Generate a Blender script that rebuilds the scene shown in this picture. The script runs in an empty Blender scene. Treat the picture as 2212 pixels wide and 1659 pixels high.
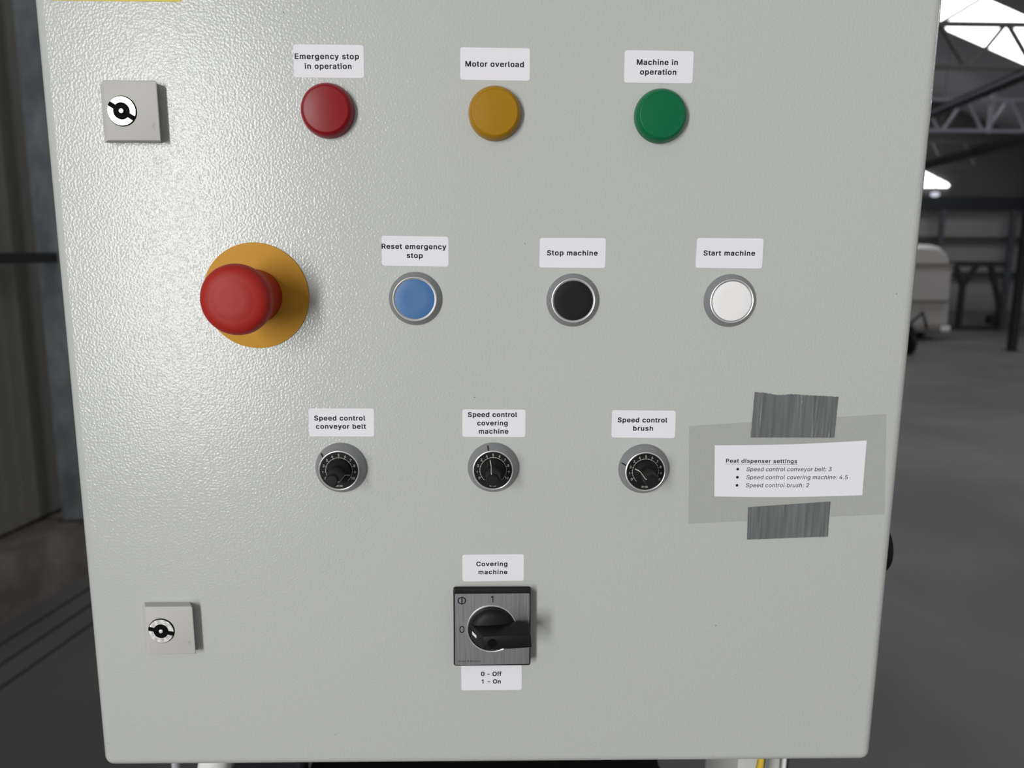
import bpy, bmesh, math, random, json
from mathutils import Vector, Matrix
S = bpy.context.scene
COL = S.collection

# ------------------------------------------------------------------ camera
MM = 0.001
ZB = 1.17                                  # height of the cabinet's lower edge above the floor
cam_data = bpy.data.cameras.new('camera')
cam = bpy.data.objects.new('camera', cam_data)
COL.objects.link(cam)
cam_data.sensor_fit = 'HORIZONTAL'
cam_data.sensor_width = 36.0
cam_data.lens = 36.0 * 1659.4 / 2212
cam_data.clip_start = 0.02
cam_data.clip_end = 200
RGT = Vector((0.9997192, -0.0223501, 0.0078713))
FWD = Vector((0.0233713, 0.9848212, -0.1719914))
UPV = Vector((-0.0039078, 0.1721270, 0.9850670))
m = Matrix.Identity(4)
for i in range(3):
    m[i][0] = RGT[i]; m[i][1] = UPV[i]; m[i][2] = -FWD[i]
m[0][3], m[1][3], m[2][3] = 0.00075, -0.45413, 1.50049
cam.matrix_world = m
cam_data.dof.use_dof = True
cam_data.dof.focus_distance = 0.452
cam_data.dof.aperture_fstop = 8.6
S.camera = cam

# ------------------------------------------------------------------ world, daylight, exposure
w = bpy.data.worlds.new('world'); S.world = w
w.use_nodes = True
wb = w.node_tree.nodes['Background']
wb.inputs[0].default_value = (1.0, 1.0, 1.0, 1)
wb.inputs[1].default_value = 0.32

def area(name, loc, target, sx, sy, power, col):
    l = bpy.data.lights.new(name, 'AREA'); l.shape = 'RECTANGLE'
    l.size = sx; l.size_y = sy; l.energy = power; l.color = col
    o = bpy.data.objects.new(name, l); COL.objects.link(o)
    o.location = loc
    o.rotation_euler = (Vector(target) - Vector(loc)).to_track_quat('-Z', 'Z').to_euler()
    return o
# daylight through the open hall door behind the camera, to its left
area('door_daylight', (-3.1, -5.7, 0.93), (0.0, -5.7, 0.93), 6.4, 1.65, 1000, (1.0, 1.0, 0.985))

S.view_settings.view_transform = 'Standard'
S.view_settings.look = 'None'
S.view_settings.exposure = 0.0
S.view_settings.gamma = 1.0
S.view_settings.use_curve_mapping = False

# ------------------------------------------------------------------ materials
def nodes(mt):
    return mt.node_tree.nodes, mt.node_tree.links
def mat(name, col, rough=0.5, metal=0.0, spec=0.5, **kw):
    mt = bpy.data.materials.new(name); mt.use_nodes = True
    b = mt.node_tree.nodes['Principled BSDF']
    b.inputs['Base Color'].default_value = (*col, 1)
    b.inputs['Roughness'].default_value = rough
    b.inputs['Metallic'].default_value = metal
    b.inputs['Specular IOR Level'].default_value = spec
    for k, v in kw.items():
        b.inputs[k.replace('_', ' ')].default_value = v
    return mt
def add_bump(mt, scale, dist, detail=2.0, stretch=(1, 1, 1), strength=1.0, rough=0.5):
    n, l = nodes(mt)
    tc = n.new('ShaderNodeTexCoord'); mp = n.new('ShaderNodeMapping')
    mp.inputs['Scale'].default_value = stretch
    nz = n.new('ShaderNodeTexNoise'); nz.inputs['Scale'].default_value = scale
    nz.inputs['Detail'].default_value = detail; nz.inputs['Roughness'].default_value = rough
    bp = n.new('ShaderNodeBump'); bp.inputs['Distance'].default_value = dist
    bp.inputs['Strength'].default_value = strength
    l.new(tc.outputs['Object'], mp.inputs[0]); l.new(mp.outputs[0], nz.inputs['Vector'])
    l.new(nz.outputs['Fac'], bp.inputs['Height']); l.new(bp.outputs[0], n['Principled BSDF'].inputs['Normal'])
    return mp, nz, bp
def mottle(mt, scale, c0, c1, detail=4.0, stretch=(1, 1, 1), lo=0.35, hi=0.65):
    n, l = nodes(mt)
    tc = n.new('ShaderNodeTexCoord'); mp = n.new('ShaderNodeMapping')
    mp.inputs['Scale'].default_value = stretch
    nz = n.new('ShaderNodeTexNoise'); nz.inputs['Scale'].default_value = scale
    nz.inputs['Detail'].default_value = detail
    cr = n.new('ShaderNodeValToRGB')
    cr.color_ramp.elements[0].position = lo; cr.color_ramp.elements[0].color = (*c0, 1)
    cr.color_ramp.elements[1].position = hi; cr.color_ramp.elements[1].color = (*c1, 1)
    l.new(tc.outputs['Object'], mp.inputs[0]); l.new(mp.outputs[0], nz.inputs['Vector'])
    l.new(nz.outputs['Fac'], cr.inputs[0]); l.new(cr.outputs[0], n['Principled BSDF'].inputs['Base Color'])
    return cr

M = {}
# grey structured powder coat with a few specks of dirt
pc = mat('powder_coat', (0.496, 0.510, 0.488), 0.21, spec=0.36, Coat_Weight=0.32, Coat_Roughness=0.45)
add_bump(pc, 760, 0.00019, detail=0.8, strength=1.0)
n, l = nodes(pc)
tc = n.new('ShaderNodeTexCoord')
vo = n.new('ShaderNodeTexVoronoi'); vo.inputs['Scale'].default_value = 48; vo.inputs['Randomness'].default_value = 1.0
l.new(tc.outputs['Object'], vo.inputs['Vector'])
lt = n.new('ShaderNodeMath'); lt.operation = 'LESS_THAN'; lt.inputs[1].default_value = 0.017
l.new(vo.outputs['Distance'], lt.inputs[0])
mx = n.new('ShaderNodeMix'); mx.data_type = 'RGBA'
mx.inputs['A'].default_value = (0.496, 0.510, 0.488, 1); mx.inputs['B'].default_value = (0.16, 0.16, 0.15, 1)
l.new(lt.outputs[0], mx.inputs['Factor']); l.new(mx.outputs['Result'], n['Principled BSDF'].inputs['Base Color'])
M['coat'] = pc
M['coat_plain'] = mat('powder_coat_plain', (0.496, 0.510, 0.488), 0.35)
M['gasket'] = mat('black_rubber', (0.008, 0.008, 0.01), 0.7)
M['paper'] = mat('white_paper', (0.80, 0.79, 0.83), 0.55, spec=0.3)
add_bump(M['paper'], 260, 0.0001, strength=0.35)
M['ink'] = mat('black_ink', (0.008, 0.008, 0.012), 0.6, spec=0.3)
M['ink_soft'] = mat('grey_ink', (0.03, 0.03, 0.035), 0.6, spec=0.3)
M['red_lens'] = mat('red_lens', (0.24, 0.004, 0.009), 0.32, spec=0.3, Coat_Weight=0.0)
M['amber_lens'] = mat('amber_lens', (0.355, 0.185, 0.004), 0.32, spec=0.3, Coat_Weight=0.0)
M['green_lens'] = mat('green_lens', (0.001, 0.135, 0.045), 0.32, spec=0.3, Coat_Weight=0.0)
M['estop_red'] = mat('matt_red_plastic', (0.36, 0.016, 0.010), 0.5, spec=0.28)
M['estop_yellow'] = mat('matt_yellow_plate', (0.56, 0.275, 0.020), 0.6, spec=0.3)
M['bezel'] = mat('satin_titanium', (0.30, 0.305, 0.315), 0.40, metal=0.45)
M['chrome'] = mat('chrome', (0.88, 0.87, 0.84), 0.34, metal=0.7)
M['blue'] = mat('blue_cap', (0.045, 0.15, 0.355), 0.45)
M['black_cap'] = mat('black_cap', (0.010, 0.010, 0.010), 0.5, spec=0.2)
M['white_cap'] = mat('white_cap', (0.86, 0.85, 0.85), 0.42)
M['black'] = mat('black_plastic', (0.008, 0.008, 0.009), 0.5, spec=0.22)
M['black_deep'] = mat('dark_recess', (0.003, 0.003, 0.003), 0.8, spec=0.1)
M['dial'] = mat('dial_black', (0.006, 0.006, 0.008), 0.55, spec=0.2)
M['scale'] = mat('scale_ivory', (0.55, 0.52, 0.45), 0.6)
M['white'] = mat('white_paint', (0.82, 0.82, 0.80), 0.5)
br = mat('brushed_aluminium', (0.40, 0.40, 0.41), 0.36, metal=0.85)
mottle(br, 1900, (0.33, 0.33, 0.335), (0.50, 0.50, 0.51), 2.0, (1, 1, 0.02), 0.25, 0.75)
M['brushed'] = br
M['lock'] = mat('grey_lock_plastic', (0.50, 0.495, 0.46), 0.55, spec=0.35)
add_bump(M['lock'], 1500, 0.00006, strength=0.3)
M['lock_metal'] = mat('worn_nickel', (0.78, 0.77, 0.76), 0.30, metal=1.0)
mottle(M['lock_metal'], 420, (0.45, 0.44, 0.43), (0.86, 0.85, 0.84), 3.0)
tp = mat('duct_tape', (0.15, 0.155, 0.16), 0.40, spec=0.5)
n, l = nodes(tp)
mottle(tp, 420, (0.115, 0.12, 0.122), (0.18, 0.186, 0.19), 2.0, (1, 1, 0.05), 0.3, 0.8)
add_bump(tp, 260, 0.0007, 1.0, (1, 1, 0.035), 0.55)
M['tape'] = tp
M['yellow_sticker'] = mat('yellow_sticker', (0.66, 0.52, 0.02), 0.5)
# clear laminating film: mostly see-through, with a faint grey-green body
sl = mat('clear_film', (0.50, 0.505, 0.48), 0.4, spec=0.2)
n, l = nodes(sl)
tr = n.new('ShaderNodeBsdfTransparent'); tr.inputs[0].default_value = (0.99, 0.99, 0.985, 1)
ms = n.new('ShaderNodeMixShader'); ms.inputs[0].default_value = 0.10
l.new(tr.outputs[0], ms.inputs[1]); l.new(n['Principled BSDF'].outputs[0], ms.inputs[2])
l.new(ms.outputs[0], n['Material Output'].inputs['Surface'])
M['film'] = sl
# hall
M['concrete'] = mat('concrete_floor', (0.2, 0.2, 0.2), 0.55)
mottle(M['concrete'], 0.9, (0.102, 0.096, 0.099), (0.182, 0.173, 0.180), 6.0, (1, 1, 1), 0.3, 0.75)
M['joint'] = mat('joint_sealant', (0.03, 0.026, 0.022), 0.8)
M['plinth'] = mat('plinth_concrete', (0.16, 0.14, 0.125), 0.85)
mottle(M['plinth'], 6, (0.12, 0.105, 0.095), (0.215, 0.195, 0.178), 5.0)
M['sheet'] = mat('ribbed_sheet', (0.165, 0.16, 0.145), 0.5)
M['galv'] = mat('galvanised_steel', (0.18, 0.20, 0.21), 0.5, metal=0.4)
mottle(M['galv'], 14, (0.10, 0.115, 0.125), (0.18, 0.20, 0.21), 4.0, (1, 1, 0.5))
M['dark_steel'] = mat('dark_steel', (0.035, 0.037, 0.042), 0.5, metal=0.3)
M['steel'] = mat('painted_steel', (0.10, 0.11, 0.13), 0.5, metal=0.3)
M['truss_light'] = mat('lit_truss_cable_grey', (0.46, 0.46, 0.54), 0.5, metal=0.2)  # paints the light on second truss and first beam; also plain cable grey
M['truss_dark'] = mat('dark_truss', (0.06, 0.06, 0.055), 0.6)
M['roof'] = mat('roof_sheet', (0.33, 0.32, 0.34), 0.7)
M['dark_clad'] = mat('dark_cladding', (0.10, 0.10, 0.098), 0.7)
M['far_wall'] = mat('far_wall_panel', (0.29, 0.285, 0.285), 0.7)
M['far_plinth'] = mat('far_wall_plinth', (0.16, 0.15, 0.15), 0.8)
M['van'] = mat('white_van_paint', (0.50, 0.485, 0.47), 0.35)
M['van_trim'] = mat('van_trim', (0.20, 0.19, 0.175), 0.6)
M['tyre'] = mat('tyre_rubber', (0.008, 0.008, 0.008), 0.8)
sk = bpy.data.materials.new('daylit_skylight'); sk.use_nodes = True
n, l = nodes(sk)
em = n.new('ShaderNodeEmission'); em.inputs[0].default_value = (0.97, 0.98, 1.0, 1); em.inputs[1].default_value = 4.0
l.new(em.outputs[0], n['Material Output'].inputs['Surface'])
M['skylight'] = sk
lm = bpy.data.materials.new('lamp_glow'); lm.use_nodes = True
n, l = nodes(lm)
em = n.new('ShaderNodeEmission'); em.inputs[0].default_value = (0.85, 0.86, 1.0, 1); em.inputs[1].default_value = 0.8
l.new(em.outputs[0], n['Material Output'].inputs['Surface'])
M['lamp_glow'] = lm
# green and yellow earth wire
ew = mat('earth_wire_sleeve', (0.6, 0.4, 0.03), 0.45)
n, l = nodes(ew)
tc = n.new('ShaderNodeTexCoord'); sp = n.new('ShaderNodeSeparateXYZ')
gt = n.new('ShaderNodeMath'); gt.operation = 'GREATER_THAN'; gt.inputs[1].default_value = 0.0009
mx = n.new('ShaderNodeMix'); mx.data_type = 'RGBA'
mx.inputs['A'].default_value = (0.62, 0.40, 0.03, 1); mx.inputs['B'].default_value = (0.06, 0.17, 0.03, 1)
l.new(tc.outputs['Object'], sp.inputs[0]); l.new(sp.outputs['X'], gt.inputs[0])
l.new(gt.outputs[0], mx.inputs['Factor']); l.new(mx.outputs['Result'], n['Principled BSDF'].inputs['Base Color'])
M['earth'] = ew

# ------------------------------------------------------------------ object helpers
def smooth(me, ang=35):
    for p in me.polygons: p.use_smooth = True
    me.set_sharp_from_angle(angle=math.radians(ang))
def obj(name, bm, mt, parent=None, loc=(0, 0, 0), rot=(0, 0, 0), ang=35):
    bmesh.ops.recalc_face_normals(bm, faces=bm.faces)
    me = bpy.data.meshes.new(name); bm.to_mesh(me); bm.free()
    smooth(me, ang)
    me.materials.append(M[mt] if isinstance(mt, str) else mt)
    o = bpy.data.objects.new(name, me); COL.objects.link(o)
    o.location = loc; o.rotation_euler = rot
    if parent: o.parent = parent
    return o
def tag(o, label, cat, group=None, kind=None):
    o['label'] = label; o['category'] = cat
    if group: o['group'] = group
    if kind: o['kind'] = kind
    return o
def thing(name, label, cat, loc=(0, 0, 0), rot=(0, 0, 0), group=None):
    o = bpy.data.objects.new(name, None); COL.objects.link(o)
    o.empty_display_size = 0.02
    o.location = loc; o.rotation_euler = rot
    return tag(o, label, cat, group)
def struct(name, bm, mt, parent=None, **k):
    o = obj(name, bm, mt, parent, **k)
    if not parent: o['kind'] = 'structure'
    return o
def dup(o, parent=None):
    c = o.copy(); COL.objects.link(c)
    if parent: c.parent = parent
    for ch in list(o.children): dup(ch, c)
    return c
def box(bm, lo, hi, bevel=0, seg=2, mtx=None):
    r = bmesh.ops.create_cube(bm, size=1)
    vs = r['verts']
    c = [(a + b) / 2 for a, b in zip(lo, hi)]; s = [b - a for a, b in zip(lo, hi)]
    for v in vs:
        v.co = Vector((c[0] + v.co.x * s[0], c[1] + v.co.y * s[1], c[2] + v.co.z * s[2]))
    if mtx: bmesh.ops.transform(bm, matrix=mtx, verts=vs)
    if bevel:
        es = list({e for v in vs for e in v.link_edges})
        bmesh.ops.bevel(bm, geom=es, offset=bevel, segments=seg, affect='EDGES', profile=0.5)
def bar(bm, a, b, t, t2=None, up=(0, 0, 1)):
    a = Vector(a); b = Vector(b); d = b - a; L = d.length; d.normalize()
    u = Vector(up)
    if abs(d.dot(u)) > 0.97: u = Vector((0, 1, 0))
    s = d.cross(u).normalized(); u = s.cross(d)
    t2 = t2 or t
    r = bmesh.ops.create_cube(bm, size=1)
    for v in r['verts']:
        v.co = a + d * (L * (v.co.z + 0.5)) + s * (v.co.x * t) + u * (v.co.y * t2)
def tube(bm, pts, r, n=10, cap=True):
    pts = [Vector(p) for p in pts]; rings = []
    for i, p in enumerate(pts):
        d = (pts[min(i + 1, len(pts) - 1)] - pts[max(i - 1, 0)]).normalized()
        u = Vector((0, 1, 0)) if abs(d.y) < 0.9 else Vector((1, 0, 0))
        s = d.cross(u).normalized(); u = s.cross(d)
        rr = r[i] if isinstance(r, (list, tuple)) else r
        rings.append([bm.verts.new(p + s * (rr * math.cos(2 * math.pi * k / n)) + u * (rr * math.sin(2 * math.pi * k / n))) for k in range(n)])
    for a, b in zip(rings, rings[1:]):
        for k in range(n): bm.faces.new((a[k], a[(k + 1) % n], b[(k + 1) % n], b[k]))
    if cap:
        bm.faces.new(rings[0]); bm.faces.new(rings[-1])
def lathe(prof, n=64, closed=False, rfun=None):
    """profile of (radius mm, height mm off the door) turned round the door's normal"""
    bm = bmesh.new(); rings = []
    for (r, h) in prof:
        if r <= 1e-6:
            rings.append([bm.verts.new((0, -h * MM, 0))])
        else:
            ring = []
            for k in range(n):
                a = 2 * math.pi * k / n
                rr = r * (rfun(a, h) if rfun else 1)
                ring.append(bm.verts.new((rr * MM * math.sin(a), -h * MM, rr * MM * math.cos(a))))
            rings.append(ring)
    prs = list(zip(rings, rings[1:]))
    if closed: prs.append((rings[-1], rings[0]))
    for a, b in prs:
        if len(a) == 1 and len(b) == 1: continue
        for k in range(n):
            k2 = (k + 1) % n
            if len(a) == 1: bm.faces.new((a[0], b[k], b[k2]))
            elif len(b) == 1: bm.faces.new((a[k], a[k2], b[0]))
            else: bm.faces.new((a[k], a[k2], b[k2], b[k]))
    return bm
def prism(bm, pts, h0, h1):
    """polygon (mm, x and z on the door) extruded from height h0 to h1 off the door; h may be a list per point"""
    g = lambda h, i: h[i] if isinstance(h, (list, tuple)) else h
    A = [bm.verts.new((p[0] * MM, -g(h0, i) * MM, p[1] * MM)) for i, p in enumerate(pts)]
    B = [bm.verts.new((p[0] * MM, -g(h1, i) * MM, p[1] * MM)) for i, p in enumerate(pts)]
    bm.faces.new(A); bm.faces.new(B)
    for i in range(len(pts)):
        j = (i + 1) % len(pts); bm.faces.new((A[i], A[j], B[j], B[i]))
def rounded(quad, r, n=5):
    out = []
    q = [Vector((p[0], p[1])) for p in quad]
    for i in range(4):
        p = q[i]; a = (q[i - 1] - p).normalized() * r; b = (q[(i + 1) % 4] - p).normalized() * r
        for k in range(n + 1):
            t = k / n
            out.append((p + a * (1 - t) ** 2 + b * t ** 2)[:])
    return out
def W3(x, z, h=0):                           # a point of the door in world metres
    return (x * MM, -h * MM, ZB + z * MM)

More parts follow.
